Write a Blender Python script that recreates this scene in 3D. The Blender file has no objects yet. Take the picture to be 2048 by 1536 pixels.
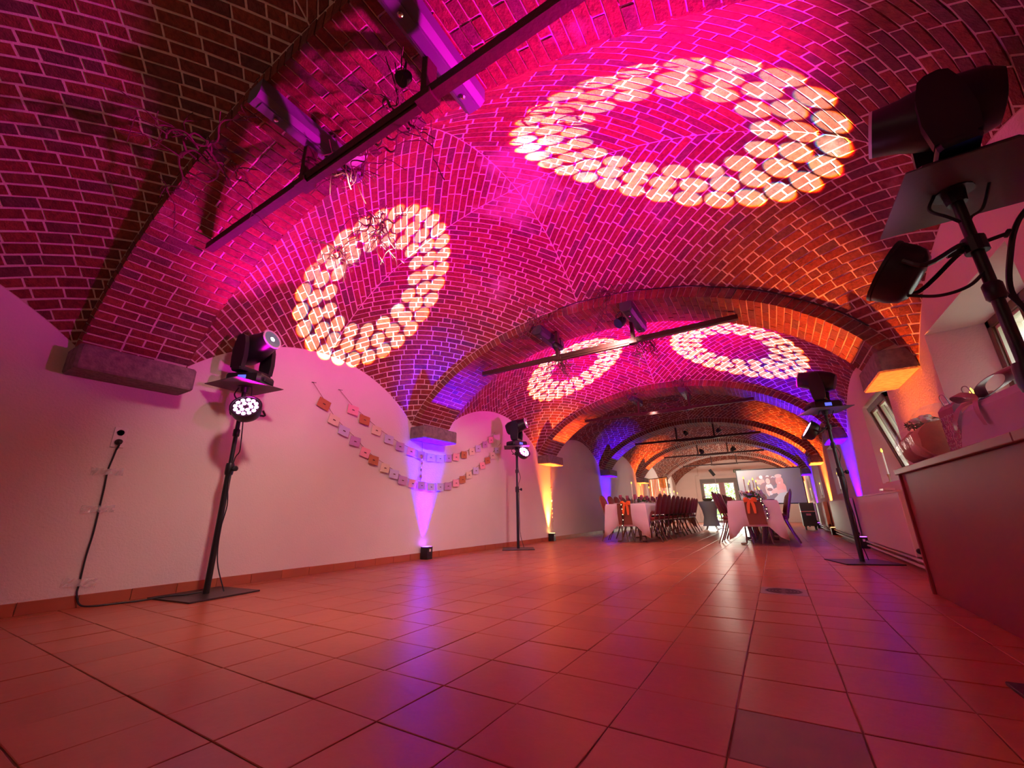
import bpy, bmesh, math, random
from mathutils import Vector, Matrix, Quaternion, noise as mnoise
random.seed(7)
R = random.Random(11)
PI = math.pi
sc = bpy.context.scene
COL = sc.collection

# ------------------------------------------------------------------ camera, world, exposure
cam_d = bpy.data.cameras.new('camera')
cam = bpy.data.objects.new('camera', cam_d); COL.objects.link(cam)
cam_d.sensor_fit = 'HORIZONTAL'; cam_d.sensor_width = 36.0; cam_d.lens = 36.0 * 817.9 / 2048
cam_d.clip_start = 0.02; cam_d.clip_end = 200
CAM = Vector((0.211, -1.669, 0.594))
CR = Matrix(((0.851, 0.171, 0.497), (0.525, -0.249, -0.814), (-0.016, 0.953, -0.302)))
q = CR.to_quaternion().normalized(); CR = q.to_matrix()
cam.matrix_world = Matrix.Translation(CAM) @ CR.to_4x4()
sc.camera = cam
sc.view_settings.view_transform = 'Standard'; sc.view_settings.look = 'None'
sc.view_settings.gamma = 1.0; sc.view_settings.exposure = 0.0
sc.view_settings.use_curve_mapping = False
sc.cycles.use_denoising = True; sc.cycles.use_adaptive_sampling = True; sc.cycles.adaptive_threshold = 0.02
sc.cycles.max_bounces = 6; sc.cycles.diffuse_bounces = 4; sc.cycles.glossy_bounces = 3
sc.cycles.transmission_bounces = 4; sc.cycles.transparent_max_bounces = 8
sc.cycles.sample_clamp_indirect = 6.0
sc.cycles.caustics_reflective = False; sc.cycles.caustics_refractive = False

W = bpy.data.worlds.new('sky'); sc.world = W; W.use_nodes = True
wn = W.node_tree.nodes; wl = W.node_tree.links; wn.clear()
wo = wn.new('ShaderNodeOutputWorld'); wb = wn.new('ShaderNodeBackground'); ws = wn.new('ShaderNodeTexSky')
ws.sky_type = 'NISHITA'; ws.sun_disc = False; ws.sun_elevation = math.radians(38); ws.sun_rotation = math.radians(200)
ws.air_density = 1.0; ws.dust_density = 4.0
wl.new(ws.outputs[0], wb.inputs[0]); wb.inputs[1].default_value = 1.5; wl.new(wb.outputs[0], wo.inputs[0])

def projpx(p):
    v = CR.transposed() @ (Vector(p) - CAM)
    if v.z > -0.05: return None
    return (1024 + 817.9 * v.x / -v.z, 768 - 817.9 * v.y / -v.z)

def area_light(name, loc, target, sx, sy, power, col):
    d = bpy.data.lights.new(name, 'AREA'); d.shape = 'RECTANGLE'; d.size = sx; d.size_y = sy
    d.energy = power; d.color = col
    o = bpy.data.objects.new(name, d); COL.objects.link(o); o.location = loc
    o.rotation_euler = (Vector(target) - Vector(loc)).to_track_quat('-Z', 'Y').to_euler()
    return o
# added warm fill, unseen behind the camera, to brighten the floor and walls
area_light('near_fill', (-1.4, -3.4, 2.75), (-1.5, 1.6, 0.0), 2.8, 1.0, 6, (1.0, 0.62, 0.44))
# daylight of the far door
area_light('far_daylight', (-1.9, 21.7, 1.3), (-1.9, 10, 0.4), 1.8, 1.9, 150, (1.0, 0.90, 0.74))

for y_, p_ in ((1.695, 3.5), (4.415, 4.5), (8.915, 3.0), (13.0, 3.0), (17.1, 3.0)):
    area_light('window_daylight', (1.80, y_, 1.33), (0, y_, 1.25), .95, .85, p_, (1.0, .93, .76))
P_WASH = 880; P_GOBO = 7000; P_UP = 1700; P_FILL = 190; WARM = (1.0, 0.62, 0.58)
MAGENTA = (1.0, 0.0, 0.62); VIOLET = (0.04, 0.0, 1.0); ORANGE = (1.0, 0.17, 0.02)

# ------------------------------------------------------------------ materials
def mat(name, col=(0.8, 0.8, 0.8), rough=0.6, metal=0.0, spec=0.5, emit=None, estr=0.0, alpha=1.0, trans=0.0, ior=1.45,
        noise=None, bump=0.0, bscale=60.0, coat=0.0):
    m = bpy.data.materials.new(name); m.use_nodes = True
    nt = m.node_tree; b = nt.nodes['Principled BSDF']
    b.inputs['Base Color'].default_value = (*col, 1); b.inputs['Roughness'].default_value = rough
    b.inputs['Metallic'].default_value = metal; b.inputs['Specular IOR Level'].default_value = spec
    b.inputs['Transmission Weight'].default_value = trans; b.inputs['IOR'].default_value = ior
    b.inputs['Alpha'].default_value = alpha; b.inputs['Coat Weight'].default_value = coat
    if emit: b.inputs['Emission Color'].default_value = (*emit, 1); b.inputs['Emission Strength'].default_value = estr
    if noise:                       # (scale, amount, colour2)
        tc = nt.nodes.new('ShaderNodeTexCoord'); n = nt.nodes.new('ShaderNodeTexNoise')
        n.inputs['Scale'].default_value = noise[0]; n.inputs['Detail'].default_value = 5
        nt.links.new(tc.outputs['Object'], n.inputs['Vector'])
        cr = nt.nodes.new('ShaderNodeValToRGB'); cr.color_ramp.elements[0].position = 0.5 - noise[1]; cr.color_ramp.elements[1].position = 0.5 + noise[1]
        cr.color_ramp.elements[0].color = (*noise[2], 1); cr.color_ramp.elements[1].color = (*col, 1)
        nt.links.new(n.outputs['Fac'], cr.inputs[0]); nt.links.new(cr.outputs[0], b.inputs['Base Color'])
    if bump:
        tc = nt.nodes.new('ShaderNodeTexCoord'); n = nt.nodes.new('ShaderNodeTexNoise')
        n.inputs['Scale'].default_value = bscale; n.inputs['Detail'].default_value = 4
        nt.links.new(tc.outputs['Object'], n.inputs['Vector'])
        bp = nt.nodes.new('ShaderNodeBump'); bp.inputs['Strength'].default_value = bump; bp.inputs['Distance'].default_value = 0.01
        nt.links.new(n.outputs['Fac'], bp.inputs['Height']); nt.links.new(bp.outputs[0], b.inputs['Normal'])
    return m

def piece_mat(name, stops, rough, bump, bscale, nscale, spec=0.4, ramp_mode='LINEAR', mottle=0.35, rough_noise=0.0):
    """colour differs from piece to piece (bricks, tiles)"""
    m = bpy.data.materials.new(name); m.use_nodes = True
    nt = m.node_tree; N = nt.nodes.new; L = nt.links.new; b = nt.nodes['Principled BSDF']
    oi = N('ShaderNodeObjectInfo'); ge = N('ShaderNodeNewGeometry')
    ad = N('ShaderNodeMath'); ad.operation = 'ADD'; L(oi.outputs['Random'], ad.inputs[0]); L(ge.outputs['Random Per Island'], ad.inputs[1])
    fr = N('ShaderNodeMath'); fr.operation = 'FRACT'; L(ad.outputs[0], fr.inputs[0])
    cr = N('ShaderNodeValToRGB'); cr.color_ramp.interpolation = ramp_mode
    els = cr.color_ramp.elements
    while len(els) < len(stops): els.new(0.5)
    for e, (p, c) in zip(els, stops): e.position = p; e.color = (*c, 1)
    L(fr.outputs[0], cr.inputs[0])
    gp = N('ShaderNodeNewGeometry'); n = N('ShaderNodeTexNoise'); n.inputs['Scale'].default_value = nscale; n.inputs['Detail'].default_value = 6
    L(gp.outputs['Position'], n.inputs['Vector'])
    mx = N('ShaderNodeMix'); mx.data_type = 'RGBA'; mx.blend_type = 'MULTIPLY'; mx.inputs[0].default_value = mottle
    L(cr.outputs[0], mx.inputs[6])
    r2 = N('ShaderNodeValToRGB'); r2.color_ramp.elements[0].position = 0.3 if nscale > 20 else .1; r2.color_ramp.elements[1].position = 0.62 if nscale > 20 else .8
    r2.color_ramp.elements[0].color = (0.25, 0.22, 0.22, 1); L(n.outputs['Fac'], r2.inputs[0]); L(r2.outputs[0], mx.inputs[7])
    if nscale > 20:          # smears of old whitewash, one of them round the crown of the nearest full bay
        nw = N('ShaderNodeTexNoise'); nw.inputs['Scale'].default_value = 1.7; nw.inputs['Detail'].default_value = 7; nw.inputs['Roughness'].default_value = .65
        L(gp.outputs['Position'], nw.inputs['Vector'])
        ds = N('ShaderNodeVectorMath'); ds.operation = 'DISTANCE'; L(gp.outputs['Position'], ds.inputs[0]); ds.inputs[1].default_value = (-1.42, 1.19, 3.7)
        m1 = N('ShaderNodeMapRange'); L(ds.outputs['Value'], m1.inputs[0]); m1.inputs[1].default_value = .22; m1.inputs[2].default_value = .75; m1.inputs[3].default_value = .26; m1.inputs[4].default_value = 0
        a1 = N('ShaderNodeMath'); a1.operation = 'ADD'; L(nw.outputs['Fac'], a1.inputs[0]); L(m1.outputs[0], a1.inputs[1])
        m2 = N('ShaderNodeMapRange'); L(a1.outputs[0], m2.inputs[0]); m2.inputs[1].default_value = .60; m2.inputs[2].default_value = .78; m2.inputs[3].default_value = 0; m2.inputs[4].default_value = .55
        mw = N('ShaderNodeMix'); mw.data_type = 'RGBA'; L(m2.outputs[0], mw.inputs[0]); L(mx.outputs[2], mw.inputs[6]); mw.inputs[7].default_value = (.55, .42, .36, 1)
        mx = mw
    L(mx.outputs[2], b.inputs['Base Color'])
    b.inputs['Roughness'].default_value = rough; b.inputs['Specular IOR Level'].default_value = spec
    if rough_noise:
        mr = N('ShaderNodeMapRange'); mr.inputs[1].default_value = 0.3; mr.inputs[2].default_value = 0.7
        mr.inputs[3].default_value = rough - rough_noise; mr.inputs[4].default_value = rough + rough_noise
        n3 = N('ShaderNodeTexNoise'); n3.inputs['Scale'].default_value = 3.0; L(gp.outputs['Position'], n3.inputs['Vector'])
        L(n3.outputs['Fac'], mr.inputs[0]); L(mr.outputs[0], b.inputs['Roughness'])
    n2 = N('ShaderNodeTexNoise'); n2.inputs['Scale'].default_value = bscale; n2.inputs['Detail'].default_value = 3; L(gp.outputs['Position'], n2.inputs['Vector'])
    bp = N('ShaderNodeBump'); bp.inputs['Strength'].default_value = bump; bp.inputs['Distance'].default_value = 0.01
    L(n2.outputs['Fac'], bp.inputs['Height']); L(bp.outputs[0], b.inputs['Normal'])
    return m

M = {}
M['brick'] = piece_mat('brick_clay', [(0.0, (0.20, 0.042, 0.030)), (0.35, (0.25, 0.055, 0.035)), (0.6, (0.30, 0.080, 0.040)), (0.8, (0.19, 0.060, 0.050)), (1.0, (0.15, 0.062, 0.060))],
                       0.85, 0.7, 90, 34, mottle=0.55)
M['tile'] = piece_mat('terracotta_tile', [(0.0, (0.42, 0.122, 0.058)), (0.4, (0.48, 0.138, 0.062)), (0.75, (0.45, 0.122, 0.060)), (1.0, (0.38, 0.110, 0.058))],
                      0.31, 0.08, 26, 7.0, spec=0.45, mottle=0.22, rough_noise=0.0)
M['tile_dark'] = mat('terracotta_dark', (0.20, 0.075, 0.05), 0.4, noise=(9, 0.2, (0.15, 0.06, 0.045)))
M['mortar'] = mat('mortar', (0.80, 0.68, 0.58), 0.9, noise=(14, 0.25, (0.66, 0.54, 0.45)), bump=0.5, bscale=110)
M['grout'] = mat('grout', (0.13, 0.06, 0.045), 0.95, spec=0.1, noise=(2.2, 0.14, (0.34, 0.20, 0.13)))
M['plaster'] = mat('plaster', (0.80, 0.73, 0.68), 0.85, noise=(1.6, 0.3, (0.73, 0.66, 0.61)), bump=0.35, bscale=70)
M['stone'] = mat('corbel_stone', (0.24, 0.19, 0.18), 0.8, noise=(22, 0.2, (0.13, 0.10, 0.10)), bump=0.8, bscale=60)
M['steel'] = mat('rusty_steel', (0.05, 0.016, 0.013), 0.6, 0.1, bump=0.3, noise=(30, 0.2, (0.07, 0.02, 0.015)))
M['black'] = mat('black_paint', (0.012, 0.011, 0.013), 0.38, 0.0, 0.5)
M['black_rough'] = mat('black_rubber', (0.012, 0.011, 0.012), 0.65)
M['plate'] = mat('steel_plate', (0.06, 0.045, 0.045), 0.4, 0.7, bump=0.2)
M['grey_plate'] = mat('painted_plate', (0.09, 0.075, 0.07), 0.55, bump=0.1)
M['chrome'] = mat('chrome', (0.7, 0.7, 0.7), 0.2, 1.0)
M['white_metal'] = mat('white_metal', (0.62, 0.58, 0.60), 0.5)
M['housing'] = mat('housing_enamel', (0.12, 0.11, 0.15), 0.5)
M['lens'] = mat('lens_glass', (0.06, 0.12, 0.13), 0.06, 0.0, 0.9, emit=(0.6, 0.9, 0.95), estr=0.10)
M['lens_hot'] = mat('lens_core', (1, 1, 1), 0.2, emit=(1, 1, 0.98), estr=9)
M['led'] = mat('led_magenta', (1, 0.4, 0.9), 0.3, emit=(1.0, 0.35, 0.85), estr=14)
M['led_off'] = mat('led_rim', (0.25, 0.0, 0.12), 0.3, emit=(1.0, 0.0, 0.5), estr=0.8)
M['lcd'] = mat('blue_display', (0.05, 0.07, 0.4), 0.3, emit=(0.12, 0.16, 1.0), estr=1.2)
M['led_violet'] = mat('led_violet', (0.4, 0, 1), 0.3, emit=(0.4, 0.05, 1), estr=14)
M['led_orange'] = mat('led_orange', (1, 0.4, 0.1), 0.3, emit=(1, 0.45, 0.1), estr=14)
M['red_dot'] = mat('red_dot', (1, 0.1, 0.1), 0.3, emit=(1, 0.15, 0.1), estr=3)
M['twig'] = mat('twig_bark', (0.11, 0.045, 0.035), 0.7)
M['cable'] = mat('cable', (0.02, 0.015, 0.018), 0.5)
M['tape'] = mat('clear_tape', (0.85, 0.8, 0.8), 0.15, 0, 0.9, alpha=0.42, bump=1.0, bscale=30)
M['socket'] = mat('socket_plastic', (0.75, 0.68, 0.66), 0.35)
M['string'] = mat('string', (0.25, 0.12, 0.08), 0.8)
for nm, c in dict(kraft=(0.50, 0.20, 0.08), cream=(0.82, 0.72, 0.52), lilac=(0.62, 0.58, 0.85), mauve=(0.55, 0.32, 0.60), pink=(0.92, 0.42, 0.50)).items():
    M[nm] = mat('paper_' + nm, c, 0.8, noise=(60, 0.3, tuple(v * 0.88 for v in c)))
M['ink'] = mat('ink', (0.12, 0.05, 0.05), 0.7)
M['wood_frame'] = mat('window_wood', (0.14, 0.055, 0.025), 0.45, noise=(18, 0.25, (0.07, 0.028, 0.015)))
M['wood_pale'] = mat('counter_wood', (0.24, 0.11, 0.08), 0.4, noise=(7, 0.25, (0.24, 0.105, 0.07)))
M['bar_red'] = mat('bar_panel', (0.22, 0.030, 0.030), 0.5, noise=(5, 0.3, (0.19, 0.026, 0.026)))
M['sash'] = mat('window_sash', (0.55, 0.52, 0.40), 0.5)
M['glass'] = mat('glass', (0.95, 1, 0.97), 0.03, 0, 0.5, trans=1.0, ior=1.0, alpha=0.25)
M['radiator'] = mat('radiator_enamel', (0.72, 0.66, 0.60), 0.45)
M['candle'] = mat('candle_wax', (0.85, 0.80, 0.66), 0.5, emit=(1, 0.8, 0.5), estr=0.05)
M['flame'] = mat('led_flame', (1, 0.75, 0.1), 0.4, emit=(1.0, 0.66, 0.06), estr=3.2)
M['brass'] = mat('brass', (0.55, 0.42, 0.25), 0.3, 0.9)
M['cloth'] = mat('white_cloth', (0.86, 0.80, 0.82), 0.85, bump=0.1)
M['grey_cloth'] = mat('grey_cloth', (0.20, 0.19, 0.20), 0.8)
M['runner'] = mat('tulle_runner', (0.25, 0.085, 0.045), 0.8, alpha=0.85)
M['ribbon_orange'] = mat('orange_ribbon', (0.95, 0.18, 0.02), 0.5)
M['garland_leaf'] = mat('dark_leaf', (0.05, 0.035, 0.02), 0.7)
M['fairy'] = mat('fairy_bulb', (1, 0.8, 0.4), 0.3, emit=(1, 0.72, 0.35), estr=8)
M['burgundy'] = mat('burgundy_upholstery', (0.30, 0.03, 0.03), 0.75, noise=(50, 0.3, (0.14, 0.016, 0.02)))
M['bronze'] = mat('bronze_tube', (0.26, 0.17, 0.11), 0.35, 0.7)
M['china'] = mat('china', (0.8, 0.78, 0.75), 0.2)
M['wine_glass'] = mat('wine_glass', (0.8, 0.85, 0.85), 0.05, 0, 0.8, alpha=0.30)
M['purple_glass'] = mat('rose_glass', (0.35, 0.08, 0.14), 0.1, 0, 0.8, alpha=0.75)
M['petal_red'] = mat('red_petal', (0.6, 0.04, 0.06), 0.7)
M['petal_pink'] = mat('pink_petal', (0.85, 0.4, 0.45), 0.7)
M['petal_white'] = mat('white_petal', (0.85, 0.8, 0.68), 0.7)
M['petal_blue'] = mat('blue_petal', (0.4, 0.42, 0.8), 0.7)
M['leaf'] = mat('green_leaf', (0.06, 0.16, 0.03), 0.6)
M['leaf_bright'] = mat('hedge_leaf', (0.20, 0.42, 0.05), 0.6)
M['lawn'] = mat('lawn', (0.22, 0.32, 0.12), 0.9, noise=(3, 0.3, (0.3, 0.3, 0.2)))
M['screen'] = mat('screen_cloth', (0.34, 0.31, 0.32), 0.8)
M['screen_tri'] = mat('screen_lit', (0.62, 0.62, 0.6), 0.8, emit=(0.6, 0.62, 0.58), estr=0.25)
M['skin_pic'] = mat('picture_skin', (0.8, 0.35, 0.30), 0.8, emit=(0.9, 0.38, 0.32), estr=0.35)
M['skin_pale'] = mat('picture_skin_pale', (0.8, 0.5, 0.45), 0.8, emit=(0.8, 0.5, 0.45), estr=0.25)
M['hair_pic'] = mat('picture_dark', (0.34, 0.22, 0.22), 0.8, emit=(0.3, 0.17, 0.17), estr=0.15)
M['grey_pic'] = mat('picture_grey', (0.55, 0.52, 0.5), 0.8, emit=(0.5, 0.5, 0.46), estr=0.18)
M['dress_pic'] = mat('picture_pale', (0.8, 0.7, 0.7), 0.8, emit=(0.7, 0.55, 0.55), estr=0.3)
M['case'] = mat('flight_case', (0.035, 0.045, 0.04), 0.5)
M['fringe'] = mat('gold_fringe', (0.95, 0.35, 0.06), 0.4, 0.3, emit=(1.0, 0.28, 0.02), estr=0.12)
M['exit_green'] = mat('exit_green', (0.02, 0.16, 0.07), 0.5)
M['exit_white'] = mat('exit_white', (0.6, 0.7, 0.6), 0.5)
M['wrap_brown'] = mat('kraft_wrap', (0.46, 0.13, 0.06), 0.55, noise=(9, 0.25, (0.28, 0.05, 0.03)), bump=1.0, bscale=12)
M['wrap_orange'] = mat('orange_wrap', (0.72, 0.30, 0.12), 0.6, noise=(16, 0.3, (0.5, 0.18, 0.08)), bump=0.8, bscale=18)
M['cellophane'] = mat('cellophane', (0.95, 0.85, 0.88), 0.06, 0, 1.0, alpha=0.22, bump=1.0, bscale=9)
M['gift_lilac'] = mat('lilac_paper', (0.50, 0.42, 0.52), 0.6, noise=(4, 0.3, (0.46, 0.38, 0.48)))
M['gift_mauve'] = mat('mauve_paper', (0.30, 0.11, 0.18), 0.6)
M['gift_cream'] = mat('cream_paper', (0.62, 0.48, 0.40), 0.6)
M['scroll_white'] = mat('white_print', (0.85, 0.82, 0.80), 0.6)
M['ribbon_mauve'] = mat('satin_ribbon', (0.36, 0.20, 0.24), 0.3)
M['metal_grey'] = mat('galvanised', (0.42, 0.37, 0.36), 0.45, 0.5, noise=(40, 0.3, (0.3, 0.26, 0.26)))
M['slot'] = mat('slot_dark', (0.02, 0.012, 0.015), 0.8)
M['door_frame'] = mat('grey_door_paint', (0.20, 0.21, 0.20), 0.5)
M['pattern'] = M['scroll_white']

# ------------------------------------------------------------------ mesh builder
class MB:
    def __init__(s): s.v = []; s.f = []; s.m = []; s.cur = 0; s.X = None
    def add(s, vs, fs):
        o = len(s.v)
        if s.X is not None: vs = [s.X @ Vector(p) for p in vs]
        s.v += [tuple(p) for p in vs]; s.f += [tuple(i + o for i in f) for f in fs]; s.m += [s.cur] * len(fs)
        return s
    def box(s, x0, x1, y0, y1, z0, z1, bev=0.0):
        if bev <= 0:
            return s.add([(x0, y0, z0), (x1, y0, z0), (x1, y1, z0), (x0, y1, z0), (x0, y0, z1), (x1, y0, z1), (x1, y1, z1), (x0, y1, z1)],
                         [(3, 2, 1, 0), (4, 5, 6, 7), (0, 1, 5, 4), (1, 2, 6, 5), (2, 3, 7, 6), (3, 0, 4, 7)])
        b = min(bev, (x1 - x0) / 2.01, (y1 - y0) / 2.01, (z1 - z0) / 2.01)
        def ring(i, z):
            return [(x0 + b + i, y0 + i, z), (x1 - b - i, y0 + i, z), (x1 - i, y0 + b + i, z), (x1 - i, y1 - b - i, z), (x1 - b - i, y1 - i, z), (x0 + b + i, y1 - i, z), (x0 + i, y1 - b - i, z), (x0 + i, y0 + b + i, z)]
        c = b * 0.7
        rs = [ring(c * 0.5, z0), ring(0, z0 + c), ring(0, z1 - c), ring(c * 0.5, z1)]
        return s.loft(rs)
    def loft(s, rings, cap=True, closed=True):
        n = len(rings[0]); vs = [p for r in rings for p in r]; fs = []
        for k in range(len(rings) - 1):
            for i in range(n if closed else n - 1):
                j = (i + 1) % n; fs.append((k * n + i, k * n + j, (k + 1) * n + j, (k + 1) * n + i))
        if cap: fs.append(tuple(range(n - 1, -1, -1))); fs.append(tuple((len(rings) - 1) * n + i for i in range(n)))
        return s.add(vs, fs)
    def cyl(s, a, b, r, r2=None, n=14, cap=True):
        return s.tube([a, b], [r, r if r2 is None else r2], n, cap)
    def tube(s, pts, r, n=8, cap=True):
        pts = [Vector(p) for p in pts]
        rs = r if isinstance(r, (list, tuple)) else [r] * len(pts)
        t0 = (pts[1] - pts[0]).normalized(); u = t0.orthogonal().normalized(); rings = []
        for i, p in enumerate(pts):
            t = (pts[min(i + 1, len(pts) - 1)] - pts[max(i - 1, 0)])
            if t.length < 1e-9: t = t0
            t.normalize(); u = (u - t * u.dot(t))
            if u.length < 1e-6: u = t.orthogonal()
            u.normalize(); w = t.cross(u)
            rings.append([p + (u * math.cos(2 * PI * k / n) + w * math.sin(2 * PI * k / n)) * rs[i] for k in range(n)])
        return s.loft(rings, cap)
    def lathe(s, prof, c=(0, 0, 0), ax=(0, 0, 1), n=18, cap=True):
        ax = Vector(ax).normalized(); u = ax.orthogonal().normalized(); w = ax.cross(u); c = Vector(c)
        return s.loft([[c + ax * z + (u * math.cos(2 * PI * k / n) + w * math.sin(2 * PI * k / n)) * max(r, 1e-4) for k in range(n)] for r, z in prof], cap)
    def prism(s, poly, lo, hi, axis='z'):
        mp = dict(z=lambda a, b, h: (a, b, h), y=lambda a, b, h: (a, h, b), x=lambda a, b, h: (h, a, b))[axis]
        return s.loft([[mp(a, b, lo) for a, b in poly], [mp(a, b, hi) for a, b in poly]])
    def ball(s, c, r, n=10, m=6, sx=1, sy=1, sz=1):
        return s.loft([[(c[0] + sx * r * math.sin(PI * (k + .02) / (m + .04)) * math.cos(2 * PI * i / n), c[1] + sy * r * math.sin(PI * (k + .02) / (m + .04)) * math.sin(2 * PI * i / n), c[2] - sz * r * math.cos(PI * (k + .02) / (m + .04))) for i in range(n)] for k in range(m + 1)])
    def mi(s, i): s.cur = i; return s
    def mesh(s, name, mats):
        me = bpy.data.meshes.new(name); me.from_pydata(s.v, [], s.f)
        ms = mats if isinstance(mats, (list, tuple)) else [mats]
        for m in ms: me.materials.append(m)
        if len(ms) > 1: me.polygons.foreach_set('material_index', s.m)
        bm = bmesh.new(); bm.from_mesh(me); bmesh.ops.recalc_face_normals(bm, faces=bm.faces); bm.to_mesh(me); bm.free()
        me.update(); return me
    def build(s, name, mats, parent=None, smooth=False):
        me = s.mesh(name, mats)
        if smooth:
            me.polygons.foreach_set('use_smooth', [True] * len(me.polygons))
            try: me.set_sharp_from_angle(angle=math.radians(38))
            except Exception: pass
        return link(name, me, parent)
def link(name, me, parent=None, mw=None):
    o = bpy.data.objects.new(name, me); COL.objects.link(o)
    if parent is not None: o.parent = parent
    if mw is not None: o.matrix_local = mw
    return o
def tag(o, label=None, cat=None, group=None, kind=None):
    if label: o['label'] = label
    if cat: o['category'] = cat
    if group: o['group'] = group
    if kind: o['kind'] = kind
    return o
def thing(name, label, cat, loc=(0, 0, 0), rz=0, group=None, kind=None):
    o = bpy.data.objects.new(name, None); COL.objects.link(o); o.location = loc; o.rotation_euler = (0, 0, rz)
    o.empty_display_size = 0.1
    return tag(o, label, cat, group, kind)
def dup(root, loc, rz=None, label=None, group=None):
    r = root.copy(); COL.objects.link(r); r.location = loc
    if rz is not None: r.rotation_euler = (0, 0, rz)
    if label: r['label'] = label
    if group: r['group'] = group
    for ch in list(root.children):
        c = ch.copy(); COL.objects.link(c); c.parent = r
        for g in list(ch.children):
            d = g.copy(); COL.objects.link(d); d.parent = c
    return r
def bez(pts, n=8):
    """smooth polyline through points (Catmull-Rom)"""
    P = [Vector(p) for p in pts]; P = [P[0] * 2 - P[1]] + P + [P[-1] * 2 - P[-2]]; out = []
    for i in range(1, len(P) - 2):
        for k in range(n):
            t = k / n; a, b, c, d = P[i - 1], P[i], P[i + 1], P[i + 2]
            out.append(0.5 * ((2 * b) + (c - a) * t + (2 * a - 5 * b + 4 * c - d) * t * t + (3 * b - a - 3 * c + d) * t ** 3))
    out.append(P[-2]); return out

# ------------------------------------------------------------------ vault geometry
XC = -1.45; A0, H0, Z0 = 2.78, 1.68, 1.27          # soffit of the transverse arches: an ellipse
TH = 0.12; A1, H1 = A0 + TH, H0 + TH                # outer edge of the arch ring / springing line of the bays
XL, XR = -4.18, 1.38
RIB = [-4.75, -0.60, 2.98, 6.95, 11.0, 15.0, 19.0]; RW = 0.68; YEND = 22.4; YBACK = -4.4
def z_in(x): return Z0 + H0 * math.sqrt(max(0.0, 1 - ((x - XC) / A0) ** 2))
def z_out(x): return Z0 + H1 * math.sqrt(max(0.0, 1 - ((x - XC) / A1) ** 2))
def arclen(f, umax, n=400):
    """table of (arc length, u) along u -> f(u)"""
    t = [(0.0, 0.0)]; s = 0; pu, pz = 0.0, f(0.0)
    for i in range(1, n + 1):
        u = umax * i / n; z = f(u); s += math.hypot(u - pu, z - pz); t.append((s, u)); pu, pz = u, z
    return t
def lookup(t, s):
    if s <= 0: return 0.0
    if s >= t[-1][0]: return t[-1][1]
    lo, hi = 0, len(t) - 1
    while hi - lo > 1:
        m = (lo + hi) // 2
        if t[m][0] <= s: lo = m
        else: hi = m
    a, b = t[lo], t[hi]; k = (s - a[0]) / (b[0] - a[0]); return a[1] + (b[1] - a[1]) * k

def clip(poly, ax, lim, keep_less):
    out = []
    for i in range(len(poly)):
        a, b = poly[i - 1], poly[i]
        ia = (a[ax] <= lim) if keep_less else (a[ax] >= lim); ib = (b[ax] <= lim) if keep_less else (b[ax] >= lim)
        if ia != ib:
            t = (lim - a[ax]) / (b[ax] - a[ax]); out.append((a[0] + (b[0] - a[0]) * t, a[1] + (b[1] - a[1]) * t))
        if ib: out.append(b)
    return out
def area(p): return 0.5 * abs(sum(p[i - 1][0] * p[i][1] - p[i][0] * p[i - 1][1] for i in range(len(p))))

def brick_geo(outline, S, proud):
    """outline: points in (s,t); S maps (s,t) -> (point, inward normal)"""
    n = len(outline); cx = sum(p[0] for p in outline) / n; cy = sum(p[1] for p in outline) / n
    lo, hi = [], []
    for (a, b) in outline:
        d = math.hypot(a - cx, b - cy) or 1e-6; k = max(0.0, 1 - 0.0035 / d)
        P, N = S(a, b); lo.append(P - N * 0.004)
        P, N = S(cx + (a - cx) * k, cy + (b - cy) * k); hi.append(P + N * proud)
    vs = lo + hi; fs = [tuple(range(n, 2 * n))] + [(i, (i + 1) % n, n + (i + 1) % n, n + i) for i in range(n)]
    return vs, fs
def shown_size(vs):
    xs, ys = [], []
    for v in vs:
        p = projpx(v)
        if p is None: return 0
        xs.append(p[0]); ys.append(p[1])
    if max(xs) < 0 or min(xs) > 2048 or max(ys) < 0 or min(ys) > 1536: return 0
    return (max(xs) - min(xs)) * (max(ys) - min(ys))
def split_pieces(geos, parent, name, rest_name, material, limit=300):
    order = sorted(range(len(geos)), key=lambda i: -shown_size(geos[i][0])) if limit else []
    single = set(i for i in order[:limit] if shown_size(geos[i][0]) > 40)
    rest = MB()
    for i, (vs, fs) in enumerate(geos):
        if i in single:
            c = sum((Vector(v) for v in vs), Vector()) / len(vs)
            me = bpy.data.meshes.new(name); me.from_pydata([tuple(Vector(v) - c) for v in vs], [], fs); me.materials.append(material)
            o = bpy.data.objects.new(name, me); o.location = c; o.parent = parent; COL.objects.link(o)
        else: rest.add(vs, fs)
    if rest.v:
        me = bpy.data.meshes.new(rest_name); me.from_pydata(rest.v, [], rest.f); me.materials.append(material)
        o = link(rest_name, me, parent); o['kind'] = 'stuff'

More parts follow.
